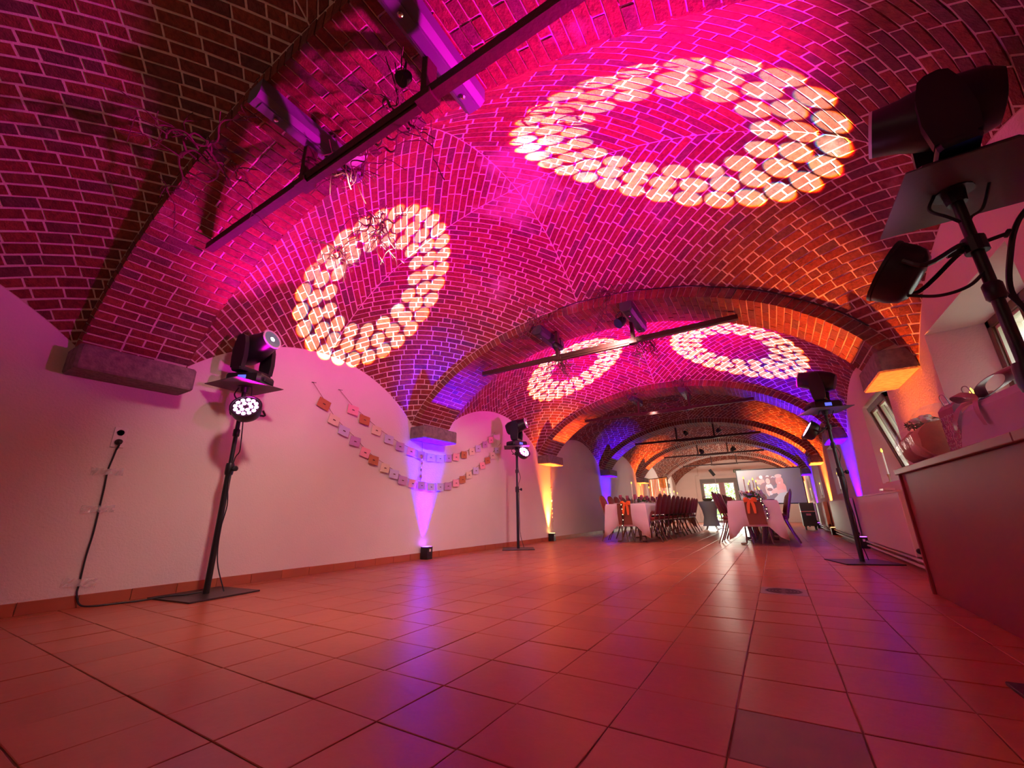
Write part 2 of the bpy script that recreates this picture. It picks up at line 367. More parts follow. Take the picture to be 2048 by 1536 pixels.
CH = 0.066          # height of one course
BL = 0.235
def vault_bay(ya, yb, rise, label, limit):
    ym, h = (ya + yb) / 2, (yb - ya) / 2
    Rr = (h * h + rise * rise) / 2 / rise
    def fy(u): return rise - (Rr - math.sqrt(max(0, Rr * Rr - u * u)))
    def fx(u): return Z0 + H1 * math.sqrt(max(0.0, 1 - (u / A1) ** 2)) - (Z0 + H1)
    Z = Z0 + H1
    def P(x, y): return Vector((x, y, Z + fx(abs(x - XC)) + fy(abs(y - ym))))
    # mortar shell
    NX, NY = 72, 40; vs = []; f0, f1 = math.asin(max(-1, (XL - .02 - XC) / A1)), math.asin(min(1, (XR + .02 - XC) / A1))
    for j in range(NY + 1):
        for i in range(NX + 1):
            x = XC + A1 * math.sin(f0 + (f1 - f0) * i / NX); y = ya - 0.02 + (yb - ya + 0.04) * j / NY
            x = XC + max(-A1 + .001, min(A1 - .001, x - XC)); p = P(x, y); vs.append(p)
    fs = [(j * (NX + 1) + i, j * (NX + 1) + i + 1, (j + 1) * (NX + 1) + i + 1, (j + 1) * (NX + 1) + i) for j in range(NY) for i in range(NX)]
    vs2 = [v + Vector((0, 0, 0.16)) for v in vs]; n0 = len(vs)
    fs2 = [tuple(a + n0 for a in reversed(f)) for f in fs]
    mb = MB().add(vs + vs2, fs + fs2)
    me = mb.mesh('ceiling', M['mortar']); me.polygons.foreach_set('use_smooth', [True] * len(me.polygons))
    root = link('ceiling', me); tag(root, label, 'ceiling', kind='structure')
    tx = {-1: arclen(fx, XC - XL), 1: arclen(fx, XR - XC)}; ty = arclen(fy, h); T = ty[-1][0]
    geos = []; r2 = math.sqrt(0.5)
    for sx in (-1, 1):
        tab = tx[sx]; SX = tab[-1][0]
        for sy in (-1, 1):
            def S(a, b, sx=sx, sy=sy, tab=tab):
                x = XC + sx * lookup(tab, a); y = ym + sy * lookup(ty, b); p = P(x, y); e = 0.01
                dx = (P(min(x + e, XR), y).z - P(max(x - e, XL), y).z) / (2 * e); dy = (P(x, y + e).z - P(x, y - e).z) / (2 * e) if abs(y - ym) < h - e else -sy * h / math.sqrt(Rr * Rr - h * h)
                return p, Vector((dx, dy, -1)).normalized()
            ncr = int((SX + T) * r2 / CH) + 1
            for k in range(ncr):
                p0, p1 = k * CH, (k + 1) * CH; g = 0.0052
                qpos = -T / r2 - R.random() * BL
                while qpos < SX / r2:
                    ln = BL if R.random() > 0.18 else BL * 0.52
                    q0, q1 = qpos, qpos + ln; qpos = q1
                    j = lambda: R.uniform(-0.0022, 0.0022)
                    rect = [(p0 + g + j(), q0 + g + j()), (p1 - g + j(), q0 + g + j()), (p1 - g + j(), q1 - g + j()), (p0 + g + j(), q1 - g + j())]
                    poly = [((p + qq) * r2, (p - qq) * r2) for p, qq in rect]
                    for ax, lim, less in ((0, 0.004, False), (1, 0.004, False), (0, SX - 0.004, True), (1, T - 0.004, True)):
                        if poly: poly = clip(poly, ax, lim, less)
                    if len(poly) < 3 or area(poly) < 0.00025: continue
                    geos.append(brick_geo(poly, S, R.uniform(0.001, 0.005)))
    split_pieces(geos, root, 'brick', 'brickwork', M['brick'], limit)
    return root

def transverse_arch(yc, w, label, limit):
    y0, y1 = yc - w / 2, yc + w / 2; UM = 2.62
    # mortar core, slightly inside the brick faces
    n = 72; poly = []
    for i in range(n + 1):
        u = -UM + 2 * UM * i / n; poly.append((XC + u, z_in(XC + u) + 0.006))
    poly += [(XR + 0.02, z_in(XC + UM) + 0.0), (XR + 0.02, z_out(XR))]
    for i in range(n, -1, -1):
        u = -(XC - XL) + (XR - XL) * i / n; poly.append((XC + u, z_out(XC + u) + 0.02))
    poly += [(XL - 0.02, z_out(XL)), (XL - 0.02, z_in(XC - UM))]
    mb = MB()
    N = len(poly); yy0, yy1 = y0 + 0.006, y1 - 0.006
    inner = list(range(0, n + 1))
    vs = [(x, yy0, z) for x, z in poly] + [(x, yy1, z) for x, z in poly]
    fs = [(i, (i + 1) % N, N + (i + 1) % N, N + i) for i in range(N)]
    # faces as strips between inner and outer chains
    outc = list(range(n + 3, 2 * n + 4))[::-1]
    for off in (0, N):
        for i in range(n): fs.append((off + inner[i], off + inner[i + 1], off + outc[i + 1], off + outc[i]))
        fs.append((off + n, off + n + 1, off + n + 2, off + n + 3)); fs.append((off + 0, off + outc[0], off + N - 2, off + N - 1))
    mb.add(vs, fs)
    root = mb.build('brick_arch', M['mortar']); tag(root, label, 'arch', kind='structure')
    # bricks
    f = lambda u: Z0 + H0 * math.sqrt(max(0.0, 1 - (u / A0) ** 2)); tab = arclen(f, UM); S = tab[-1][0]; ncs = int(S / CH)
    hgt = S / ncs; geos = []
    for sgn in (-1, 1):
        for k in range(ncs):
            ua, ub = lookup(tab, k * hgt + 0.0055) * sgn, lookup(tab, (k + 1) * hgt - 0.0055) * sgn
            lens = [(0.225, 0.225, 0.225), (0.112, 0.225, 0.225, 0.112), (0.225, 0.112, 0.112, 0.225)][(k + (sgn > 0)) % 2 if R.random() > 0.2 else 2]
            tot = sum(lens); y = y0
            def nrm(u):
                d = -H0 * u / (A0 * A0 * math.sqrt(1 - (u / A0) ** 2)); return Vector((-d, 0, 1)).normalized()
            for bi, ln in enumerate(lens):
                yb = y + ln * w / tot; g = 0.0062; pr = R.uniform(-0.002, 0.003); jj = R.uniform(-.002, .002)
                ya_ = y - (0.004 if bi == 0 else -g) ; yb_ = yb + (0.004 if bi == len(lens) - 1 else -g)
                y = yb
                dep = TH + 0.004 if bi in (0, len(lens) - 1) else 0.02
                vs = []
                for u in (ua, ub):
                    pz = Vector((XC + u, 0, f(abs(u)))); nn = nrm(u)
                    a = pz - nn * pr
                    # splayed joints: outer end keeps within the course
                    b = Vector((XC + u * (1 + TH / A0), 0, Z0 + (f(abs(u)) - Z0) * (1 + TH / H0))) - nn * 0.006 if dep > 0.05 else pz + nn * 0.02
                    for yv in (ya_, yb_): vs.append(Vector((a.x, yv + jj, a.z))); vs.append(Vector((b.x, yv + jj, b.z)))
                geos.append((vs, [(0, 2, 6, 4), (1, 5, 7, 3), (0, 4, 5, 1), (2, 3, 7, 6), (0, 1, 3, 2), (4, 6, 7, 5)]))
    split_pieces(geos, root, 'brick', 'brickwork', M['brick'], limit)
    zc = z_in(XC + UM)
    for x0, x1 in ((XL, XC - UM + 0.19), (XC + UM - 0.045, XR)):
        c = MB().box(x0, x1, y0 - 0.03, y1 + 0.03, 1.645, zc, 0.02)
        o = c.build('corbel', M['stone'], root); o['label'] = 'dark rough stone corbel'
    return root

# ------------------------------------------------------------------ floor
def build_floor():
    TS = 0.31
    mb = MB().box(XL - 0.3, XR + 0.5, YBACK - 0.2, YEND + 0.3, -0.06, -0.0034)
    root = mb.build('floor', M['grout']); tag(root, 'terracotta tiled floor of the vaulted hall', 'floor', kind='structure')
    geos = []; dark = []
    for i in range(int((XL) / TS) - 1, int(XR / TS) + 2):
        for k in range(int(YBACK / TS) - 1, int(YEND / TS) + 1):
            x0, x1 = max(i * TS, XL + 0.005), min((i + 1) * TS, XR + 0.1); y0, y1 = k * TS, (k + 1) * TS
            if x1 - x0 < 0.03: continue
            if i == 0 and k == 7: continue                       # drain cover sits here
            g = 0.0024; j = lambda: R.uniform(-0.0012, 0.0012)
            zt = R.uniform(-0.0006, 0.0006); tx, ty = R.uniform(-.0007, .0007), R.uniform(-.0007, .0007)
            c = [(x0 + g + j(), y0 + g + j()), (x1 - g + j(), y0 + g + j()), (x1 - g + j(), y1 - g + j()), (x0 + g + j(), y1 - g + j())]
            cx, cy = (x0 + x1) / 2, (y0 + y1) / 2; vs = []
            for s_, z_ in ((1.0, -0.02), (1.0, -0.0012), (0.986, 0.0)):
                for (a, b) in c:
                    a2, b2 = cx + (a - cx) * s_, cy + (b - cy) * s_
                    vs.append(Vector((a2, b2, z_ + (zt + tx * (a2 - cx) / .15 + ty * (b2 - cy) / .15 if z_ > -0.01 else 0))))
            fs = [(8, 9, 10, 11)] + [(i_ + o, (i_ + 1) % 4 + o, (i_ + 1) % 4 + 4 + o, i_ + 4 + o) for o in (0, 4) for i_ in range(4)]
            (dark if (i, k) in ((0, -1), (-1, -4)) else geos).append((vs, fs))
    split_pieces(geos, root, 'tile', 'tiling', M['tile'], 298)
    n0 = len(root.children); split_pieces(dark, root, 'tile', 'tiling', M['tile_dark'], 4)
    for o in root.children:
        if o.data.materials[0] == M['tile_dark']: o['label'] = 'darker brown tile'
    return root
build_floor()

# ------------------------------------------------------------------ ceiling
HALL = 'vaulted brick ceiling bay with diagonal courses, '
vault_bay(RIB[0] + RW / 2, RIB[1] - RW / 2, 0.64, HALL + 'dark one nearest and overhead on the left', 300)
vault_bay(RIB[1] + RW / 2, RIB[2] - RW / 2, 0.62, HALL + 'nearest one lit magenta with two large light rings', 300)
vault_bay(RIB[2] + RW / 2, RIB[3] - RW / 2, 0.62, HALL + 'second one with two small light rings', 300)
vault_bay(RIB[3] + RW / 2, RIB[4] - RW / 2, 0.62, HALL + 'above the near ends of the dining tables', 300)
vault_bay(RIB[4] + RW / 2, RIB[5] - RW / 2, 0.62, HALL + 'above the far ends of the dining tables', 0)
vault_bay(RIB[5] + RW / 2, RIB[6] - RW / 2, 0.62, HALL + 'above the projection screen', 0)
vault_bay(RIB[6] + RW / 2, YEND, 0.55, HALL + 'farthest, against the end wall', 0)
AR = ['brick arch overhead with two pale metal housings', 'brick arch with violet light at its left foot and orange at its right',
      'brick arch with orange light at its left foot and violet at its right', 'brick arch over the middle of the dining tables, violet on its left foot',
      'fifth brick arch with orange left foot beside the golden fringe curtain', 'farthest brick arch behind the projection screen']
for i in range(1, 7):
    transverse_arch(RIB[i], RW, AR[i - 1], 300 if i <= 3 else 0)

# ------------------------------------------------------------------ walls
def plaster_wall(name, mb, label): return tag(mb.build(name, M['plaster']), label, 'wall', kind='structure')
plaster_wall('wall_left', MB().box(XL - 0.35, XL, YBACK - 0.3, YEND + 0.3, -0.05, 2.75), 'long left plaster wall behind the lighting stands')
NICHE = [(1.03, 2.36), (3.75, 5.08), (8.25, 9.58), (12.3, 13.7), (16.4, 17.8), (20.2, 21.4)]
NZ0, NZ1 = 0.87, 1.82; XW = 1.62; SPL = 0.22
mb = MB()
mb.box(XR, XR + 0.45, YBACK - 0.3, YEND + 0.3, -0.05, NZ0)
yprev = YBACK - 0.3
for a, b in NICHE + [(YEND + 0.3, None)]:
    e = a; lo = [(XR, yprev), (XW, yprev - (SPL if yprev > 0 else 0)), (XR + 0.45, yprev - (SPL if yprev > 0 else 0)), (XR + 0.45, e + (SPL if b else 0)), (XW, e + (SPL if b else 0)), (XR, e)]
    mb.prism(lo, NZ0, NZ1 + 0.001, 'z'); yprev = b if b else 0
mb.box(XR + 0.0, XR + 0.45, YBACK - 0.3, YEND + 0.3, NZ1, 2.75)
for a, b in NICHE:                                                    # sloping head of every niche
    mb.add([(XR, a, NZ1), (XR, b, NZ1), (XR + 0.45, b, NZ1), (XR + 0.45, a, NZ1), (XR + .001, a, NZ1 - .001), (XR + .001, b, NZ1 - .001), (XR + 0.45, b, NZ1 - 0.10), (XR + 0.45, a, NZ1 - 0.10)],
           [(0, 1, 2, 3), (7, 6, 5, 4), (4, 5, 1, 0), (5, 6, 2, 1), (6, 7, 3, 2), (7, 4, 0, 3)])
plaster_wall('wall_right', mb, 'long right plaster wall with splayed window niches')
plaster_wall('wall_front', MB().box(XL - 0.3, XR + 0.4, YBACK - 0.3, YBACK - 0.1, -0.05, 3.6), 'near end wall behind the camera')
# far end wall with door opening
DX0, DX1, DZ = -2.95, -0.55, 2.15
mb = MB(); mb.box(XL - 0.3, DX0, YEND, YEND + 0.25, -0.05, 3.7); mb.box(DX1, XR + 0.4, YEND, YEND + 0.25, -0.05, 3.7); mb.box(DX0, DX1, YEND, YEND + 0.25, DZ, 3.7)
plaster_wall('wall_back', mb, 'far end wall with the glazed garden door')
# wall trims
def baseboard(name, x, side, label):
    mb = MB(); root = None
    root = thing(name, label, 'baseboard', (0, 0, 0), kind='structure'); y = YBACK; k = 0
    root.location = (x, 0, 0); rest = MB()
    while y < YEND:
        ln = 0.295; d = 0.014 + R.uniform(-.0015, .0015)
        x0, x1 = (0, d) if side > 0 else (-d, 0); hh = 0.082 + R.uniform(-.0015, .0015)
        if k * 0.298 + YBACK < 12.5 and y > -1.6:
            MB().box(x0, x1, y, min(y + ln, YEND), 0, hh, 0.003).build('tile', M['tile'], root)
        else: rest.box(x0, x1, y, min(y + ln, YEND), 0, hh)
        y += 0.298; k += 1
    o = rest.build('tiling', M['tile'], root); o['kind'] = 'stuff'
baseboard('baseboard_left', XL, 1, 'row of terracotta skirting tiles along the left wall')
baseboard('baseboard_right', XR, -1, 'row of terracotta skirting tiles along the right wall')

# windows in the niches
WLAB = ['small wooden window above the gift counter', 'small wooden window behind the bouquet, tilted open into the room', 'window niche behind the third lighting stand',
        'window niche right of the right dining table', 'window niche beside the projection screen', 'farthest window niche on the right']
for i, (a, b) in enumerate(NICHE):
    t = thing('window_%d' % (i + 1), WLAB[i], 'window', (XW - (.03 if i == 1 else 0), (a + b) / 2 + (.03 if i == 1 else 0), NZ0 + (.02 if i == 1 else 0)), kind='structure')
    if i == 1: t.rotation_euler = (0, math.radians(-13), 0)
    h = (b - a) / 2 - SPL; zt = 0.90; fw = 0.055
    mb = MB(); mb.box(-.0, .07, -h, h, 0, fw, .006); mb.box(0, .07, -h, h, zt - fw, zt, .006); mb.box(0, .07, -h, -h + fw, 0, zt, .006); mb.box(0, .07, h - fw, h, 0, zt, .006); mb.box(0, .07, -.03, .03, 0, zt, .006)
    mb.build('window_frame', M['wood_frame'], t)
    for s in (-1, 1):
        y0, y1 = (-h + fw, -.03) if s < 0 else (.03, h - fw); w = .022
        mb = MB(); mb.box(.02, .055, y0, y1, fw, fw + w); mb.box(.02, .055, y0, y1, zt - fw - w, zt - fw); mb.box(.02, .055, y0, y0 + w, fw + w, zt - fw - w); mb.box(.02, .055, y1 - w, y1, fw + w, zt - fw - w)
        mb.build('sash', M['sash'], t)
        MB().box(.034, .040, y0 + w, y1 - w, fw + w, zt - fw - w).build('pane', M['glass'], t)

# glazed garden door in the far wall
t = thing('door_1', 'grey glazed garden door at the far end of the hall', 'door', ((DX0 + DX1) / 2, YEND, 0), kind='structure')
hw = (DX1 - DX0) / 2
mb = MB(); mb.box(-hw, -hw + .12, -.03, .12, 0, DZ, .01); mb.box(hw - .12, hw, -.03, .12, 0, DZ, .01); mb.box(-hw + .12, hw - .12, -.03, .12, DZ - .20, DZ, .01)
mb.box(-hw + .12, hw - .12, -.03, .12, 0, 0.05); mb.box(0.38, .56, -.02, .11, .05, DZ - .2); mb.build('door_frame', M['door_frame'], t)
for x0, x1 in ((-hw + .12, -.30), (-.10, .38), (.56, hw - .12)):
    MB().box(x0 + .04, x1 - .04, .03, .04, .1, DZ - .25).build('pane', M['glass'], t)
    mb = MB(); mb.box(x0, x0 + .04, 0, .07, .05, DZ - .2); mb.box(x1 - .04, x1, 0, .07, .05, DZ - .2); mb.box(x0 + .04, x1 - .04, 0, .07, .05, .10); mb.box(x0 + .04, x1 - .04, 0, .07, DZ - .25, DZ - .20)
    mb.build('leaf_frame', M['white_metal'], t)
MB().box(-.30, -.10, -.01, .10, .05, DZ - .2).build('mullion', M['hair_pic'], t)
# outside: lawn and hedges
tag(MB().box(-14, 18, YEND + 0.3, 60, -0.12, -0.06).build('lawn', M['lawn']), 'sunny lawn outside the garden door', 'lawn', kind='structure')
tag(MB().box(XR + 0.5, 18, -8, YEND + 0.25, 0.2, 0.3).build('ground_outside', M['lawn']), 'ground outside the right windows', 'ground', kind='structure')
def hedge(name, x0, x1, y0, y1, z0, z1, n, label, m):
    mb = MB()
    for _ in range(n):
        c = Vector((R.uniform(x0, x1), R.uniform(y0, y1), R.uniform(z0, z1))); s = R.uniform(.06, .14)
        a = Vector((R.gauss(0, 1), R.gauss(0, 1), R.gauss(0, 1))).normalized(); b = a.orthogonal().normalized()
        mb.add([c - a * s, c + b * s * .4, c + a * s, c - b * s * .4 + Vector((0, 0, .01))], [(0, 1, 2, 3)])
    me = bpy.data.meshes.new(name); me.from_pydata(mb.v, [], mb.f); me.materials.append(m)
    tag(link(name, me), label, 'hedge', kind='stuff')
hedge('hedge_leaves', -5, 4, 27.5, 29.5, -.05, 3.6, 5200, 'bright green bushes seen through the garden door', M['leaf_bright'])
hedge('shrub_leaves', 4.5, 5.5, -3, 22, 0.3, 2.2, 5200, 'blurred greenery outside the right windows', M['leaf'])

# ------------------------------------------------------------------ tie beams, housings, small fixtures on the arches
ORD = ['first', 'second', 'third', 'fourth', 'fifth', 'sixth', 'seventh', 'eighth', 'ninth', 'tenth', 'eleventh', 'twelfth', 'thirteenth', 'fourteenth']
def beam(yc, lab):
    t = thing('tie_beam', lab, 'beam', (XC, yc, 2.56), group='tie beams under the arches')
    hl = 1.67
    MB().box(-hl, hl, -.028, .028, -.028, .028, .004).build('bar', M['steel'], t)
    mb = MB()
    for x in (-.45, .55): mb.box(x - .02, x + .02, -.036, .036, -.036, .36, .003)
    mb.build('hanger', M['steel'], t)
    for x in (-.45, .55):
        MB().box(x - .05, x + .05, -.042, .042, -.045, -.006, .004).build('clamp', M['steel'], t)
    MB().box(-.40, .50, -.02, .02, -.05, -.029, .003).build('rail', M['steel'], t)
    return t
BL_ = ['dark red steel tie beam nearest, crossing the top left of the hall', 'dark steel tie beam in front of the two small light rings', 'dark reddish tie beam under the third arch',
       'thin dark tie beam under the fourth arch over the dining tables', 'thin dark tie beam under the fifth arch', 'farthest tie beam just in front of the end wall']
for i in range(1, 7): beam(RIB[i], BL_[i - 1])

def housing(x, yc, label, pale=True):
    zt = z_in(x) - 0.012
    t = thing('lamp_housing', label, 'lamp housing', (x, yc - .02, zt), group='metal lamp housings under the arches')
    w, h, L = .068, .115, .35
    prof = [(-w, 0), (w, 0), (w, -h + .03), (w - .03, -h), (-w + .03, -h), (-w, -h + .03)]
    MB().prism(prof, -L, L, 'y').build('body', M['housing' if pale else 'case'], t)
    MB().box(-.028, .028, -L * .9, L * .9, -h - .006, -h + .001).build('cover_strip', M['housing' if pale else 'case'], t)
    for y in (-.22, .24):
        MB().lathe([(.012, 0), (.014, .012), (.006, .018)], (0, y, -h - .005), (0, 0, -1), 10).build('screw', M['chrome'], t)
    return t
housing(-1.87, RIB[1], 'pale metal housing under the nearest arch, the left one with twigs around it')
housing(-0.86, RIB[1], 'pale metal housing under the nearest arch, cut by the top edge')
housing(-2.02, RIB[2], 'dark housing under the second arch, left one over the beam', False)
housing(-0.86, RIB[2], 'dark housing under the second arch, right one near its crown', False)
housing(-1.95, RIB[3], 'dark housing under the third arch, left one in shadow', False)
housing(-0.95, RIB[3], 'dark housing under the third arch, right one in shadow', False)

def spot_fix(x, y, z, d, label, sq=False, s=1.0):
    t = thing('spotlight', label, 'spotlight', (x, y, z), group='small spotlights under the arches'); d = Vector(d).normalized()
    u = Vector((0, 0, 1)).cross(d).normalized() if abs(d.z) < .95 else Vector((1, 0, 0)); w = d.cross(u)
    mb = MB(); mb.X = Matrix(((u.x, w.x, d.x), (u.y, w.y, d.y), (u.z, w.z, d.z))).to_4x4()
    if sq: mb.box(-.075 * s, .075 * s, -.06 * s, .06 * s, -.05 * s, .02 * s, .012 * s)
    else: mb.lathe([(.03 * s, -.09 * s), (.05 * s, -.06 * s), (.06 * s, 0), (.062 * s, .03 * s), (.054 * s, .03 * s)], n=14)
    mb.build('body', M['white_metal' if sq and y < 1 else 'black'], t, True)
    mb = MB(); mb.X = Matrix(((u.x, w.x, d.x), (u.y, w.y, d.y), (u.z, w.z, d.z))).to_4x4()
    if sq: mb.box(-.05 * s, .05 * s, -.04 * s, .04 * s, .02 * s, .024 * s)
    else: mb.lathe([(.05 * s, .018 * s), (.05 * s, .024 * s)], n=14)
    mb.build('lamp_glass', M['china'], t)
    MB().tube([u * .07 * s, Vector((0, 0, .12 * s)) + u * .06 * s, Vector((0, 0, .12 * s)) - u * .06 * s, -u * .07 * s], .006 * s, 6).build('bracket', M['black'], t)
    return t
spot_fix(-1.66, -.47, 2.74, (0.1, -.2, -1), 'square pale floodlight among the twigs under the nearest arch', True)
spot_fix(-1.02, -.66, 2.70, (-.3, -.6, -1), 'small round spotlight beside the pale housing cut by the top edge', s=.6)
spot_fix(-0.98, 2.74, 2.72, (-.5, -.6, -.6), 'small spotlight clamped left of the right housing, second arch')
spot_fix(-1.9, 3.0, 2.70, (.4, .6, -.6), 'small spotlight on the left housing, second arch')
spot_fix(-1.62, 10.9, 2.72, (.5, -.5, -.7), 'small dark spotlight left of the crown of the fourth arch')
spot_fix(-0.75, 10.9, 2.72, (.7, -.3, .5), 'small dark spotlight right of the crown of the fourth arch')
spot_fix(-1.75, 14.9, 2.66, (.5, -.5, -.7), 'small dark spotlight left under the fifth arch', s=1.3)
spot_fix(-0.70, 14.9, 2.68, (.7, -.3, .5), 'small dark spotlight right under the fifth arch', s=1.3)

# thin cable along the ring of the second arch
pts = [(XC + u, RIB[2] - RW / 2 - .02, z_out(XC + u) + .002 - .012 * abs(math.sin(u * 5))) for u in [i * .13 for i in range(-2, 21)]]
tag(MB().tube(bez(pts, 3), .006, 6).build('electric_cable', M['cable'], None, True), 'thin dark cable clipped along the rim of the second arch', 'cable')

# curly willow twigs
def zsurf(x, y):
    for i in range(6):
        ya, yb = RIB[i] + RW / 2, RIB[i + 1] - RW / 2
        if ya < y < yb:
            h = (yb - ya) / 2; rise = .62; Rr = (h * h + rise * rise) / 2 / rise
            return z_out(x) + rise - (Rr - math.sqrt(Rr * Rr - (y - (ya + yb) / 2) ** 2)) - .01
    return z_in(x)
def willow(name_label, root, spread, n, seed, ln=.5, drop=-.3, r=.0075):
    rr = random.Random(seed); t = thing('willow_branch', name_label, 'twigs', root, group='curly willow branches on the beams')
    for k in range(int(n * 1.6)):
        p = Vector((rr.gauss(0, .05), rr.gauss(0, .05), 0)); d = Vector((rr.gauss(0, 1) * spread[0], rr.gauss(0, 1) * spread[1], rr.gauss(0, 1) * spread[2] + drop)).normalized(); pts = [p.copy()]
        ph = rr.random() * 6; L = ln * rr.uniform(.5, 1.25); N = 12
        for i in range(N):
            e = Vector((math.sin(ph + i * 1.5), math.cos(ph * 1.3 + i * 1.25), math.sin(ph * .7 + i * 1.1))) * .75
            p = p + (d + e).normalized() * L / N; lim = zsurf(root[0] + p.x, root[1] + p.y) - .03 - root[2]; p.z = min(p.z, lim); pts.append(p.copy())
        MB_ = MB().tube(bez(pts, 3), [max(.0012, r * (1 - i / (N * 3 + 2))) for i in range(N * 3 + 1)], 5)
        for q_ in (4, 7, 9):
            b = pts[q_]; e = d + Vector((rr.gauss(0, 1), rr.gauss(0, 1), rr.gauss(0, 1))) * .9; e.normalize()
            MB_.tube(bez([b, b + e * .05 + Vector((0, 0, .015)), b + e * .10, b + e * .15 + Vector((.01, 0, -.02))], 2), r * .4, 4)
        MB_.build('twig', M['twig'], t)
    return t
willow('curly twigs heaped round the left pale housing, nearest beam', (-1.80, -.44, 2.76), (1, .5, .3), 9, 1, .42, 0)
willow('long curly twig trailing right along the nearest beam', (-1.45, -.50, 2.72), (.9, .3, .15), 4, 22, .8, .0)
willow('curly twigs hanging at the left light ring', (-2.12, .18, 2.86), (1, .9, .5), 9, 3, .42, -.35)
willow('sparse twigs on the ceiling above the left light ring', (-2.35, -.05, 2.55), (.8, .5, .6), 4, 4, .34, -.3)
willow('curly twigs reaching out of the dark first bay', (-2.42, -.98, 2.74), (.7, .9, .5), 8, 5, .62, .0)
willow('single twig over the right pale housing', (-1.15, -.55, 2.60), (.7, .6, .5), 3, 6, .5, .1)
willow('curly twigs hanging from the left housing, second arch', (-2.0, 3.3, 2.70), (.4, .4, .5), 8, 7, .5, -1.0)
willow('curly twigs hanging from the right housing, second arch', (-.86, 3.3, 2.72), (.4, .4, .5), 9, 8, .52, -1.0)
willow('curly twigs standing in front of the second arch, left', (-1.95, 2.52, 2.92), (.9, .3, .7), 7, 9, .5, -.1)
willow('curly twigs in front of the crown of the second arch', (-.95, 2.52, 3.02), (.9, .3, .5), 7, 10, .45, .1)
willow('pale curly twigs at the crown of the third arch', (-.95, 6.5, 2.96), (1, .4, .5), 8, 11, .62, .0)
willow('curly twigs on the left of the third arch', (-1.9, 6.5, 2.86), (1, .4, .5), 8, 12, .6, .0)
willow('curly twigs on the tie beam of the third arch', (-1.4, 6.9, 2.66), (1.2, .4, .3), 7, 13, .6, .0)

# ------------------------------------------------------------------ lighting stands and fixtures
def orient(d):
    d = Vector(d).normalized(); u = Vector((0, 0, 1)).cross(d).normalized(); w = d.cross(u)
    return Matrix(((d.x, u.x, w.x), (d.y, u.y, w.y), (d.z, u.z, w.z))).to_4x4()      # local x = d, y = side, z = up
def stand(loc, label, ztop=1.78, rz=0.0, off=(0, 0), cabseed=1, top=0.0):
    t = thing('lighting_stand', label, 'stand', loc, rz, 'black lighting stands')
    hx = .275 if not off[0] else .135
    MB().box(-hx + off[0], hx + off[0], -.275 + off[1], .275 + off[1], 0, .012, .004).build('base_plate', M['plate'], t)
    MB().tube([(0, 0, .012), (0, 0, 1.02)], .024, 16).build('lower_pole', M['black'], t, True)
    MB().tube([(0, 0, 1.0), (0, 0, ztop - .005)], .018, 14).build('upper_pole', M['black'], t, True)
    MB().lathe([(.03, .96), (.034, .98), (.034, 1.04), (.03, 1.06)], n=16).build('collar', M['black'], t, True)
    o = MB().tube([(.02, 0, 1.01), (.075, 0, 1.01)], .008, 8).lathe([(.010, .055), (.024, .062), (.024, .085), (.012, .09)], (0, 0, 1.01), (1, 0, 0), 10).build('knob', M['black_rough'], t)
    MB().lathe([(.022, 1.30), (.028, 1.31), (.028, 1.36), (.022, 1.37)], n=14).build('collar', M['black'], t, True)
    MB().box(-.23 + top, .23 + top, -.23, .23, ztop - .006, ztop, .003).build('top_plate', M['grey_plate'], t)
    MB().lathe([(.06, ztop - .012), (.06, ztop - .006)], n=16).lathe([(.03, ztop - .06), (.035, ztop - .012)], n=14).build('flange', M['black'], t)
    rr = random.Random(cabseed)
    pts = bez([(.10, .0, ztop - .008), (.07, .03, ztop - .09), (.03, .035, ztop - .12), (.022, .02, ztop - .22), (.026, .03, 1.38), (.06, .02, 1.24), (.045, .03, 1.16), (.028, .012, 1.1), (.034, -.01, .9), (.03, .02, .7), (.034, 0, .5), (.04, .02, .25), (.10, .08, .02)], 5)
    MB().tube(pts, .005, 6).build('cable', M['cable'], t, True)
    MB().tube(bez([(-.06, -.02, ztop - .008), (-.09, -.03, ztop - .07), (-.05, -.03, ztop - .12), (-.02, -.02, ztop - .15)], 5), .006, 6).build('cable', M['cable'], t, True)
    return t
def sring(x, wy, wz, n=20, p=2.6):
    out = []
    for k in range(n):
        a = 2 * PI * k / n; c, s = math.cos(a), math.sin(a)
        out.append((x, wy * math.copysign(abs(c) ** (2 / p), c), wz * math.copysign(abs(s) ** (2 / p), s)))
    return out
HS = 1.13
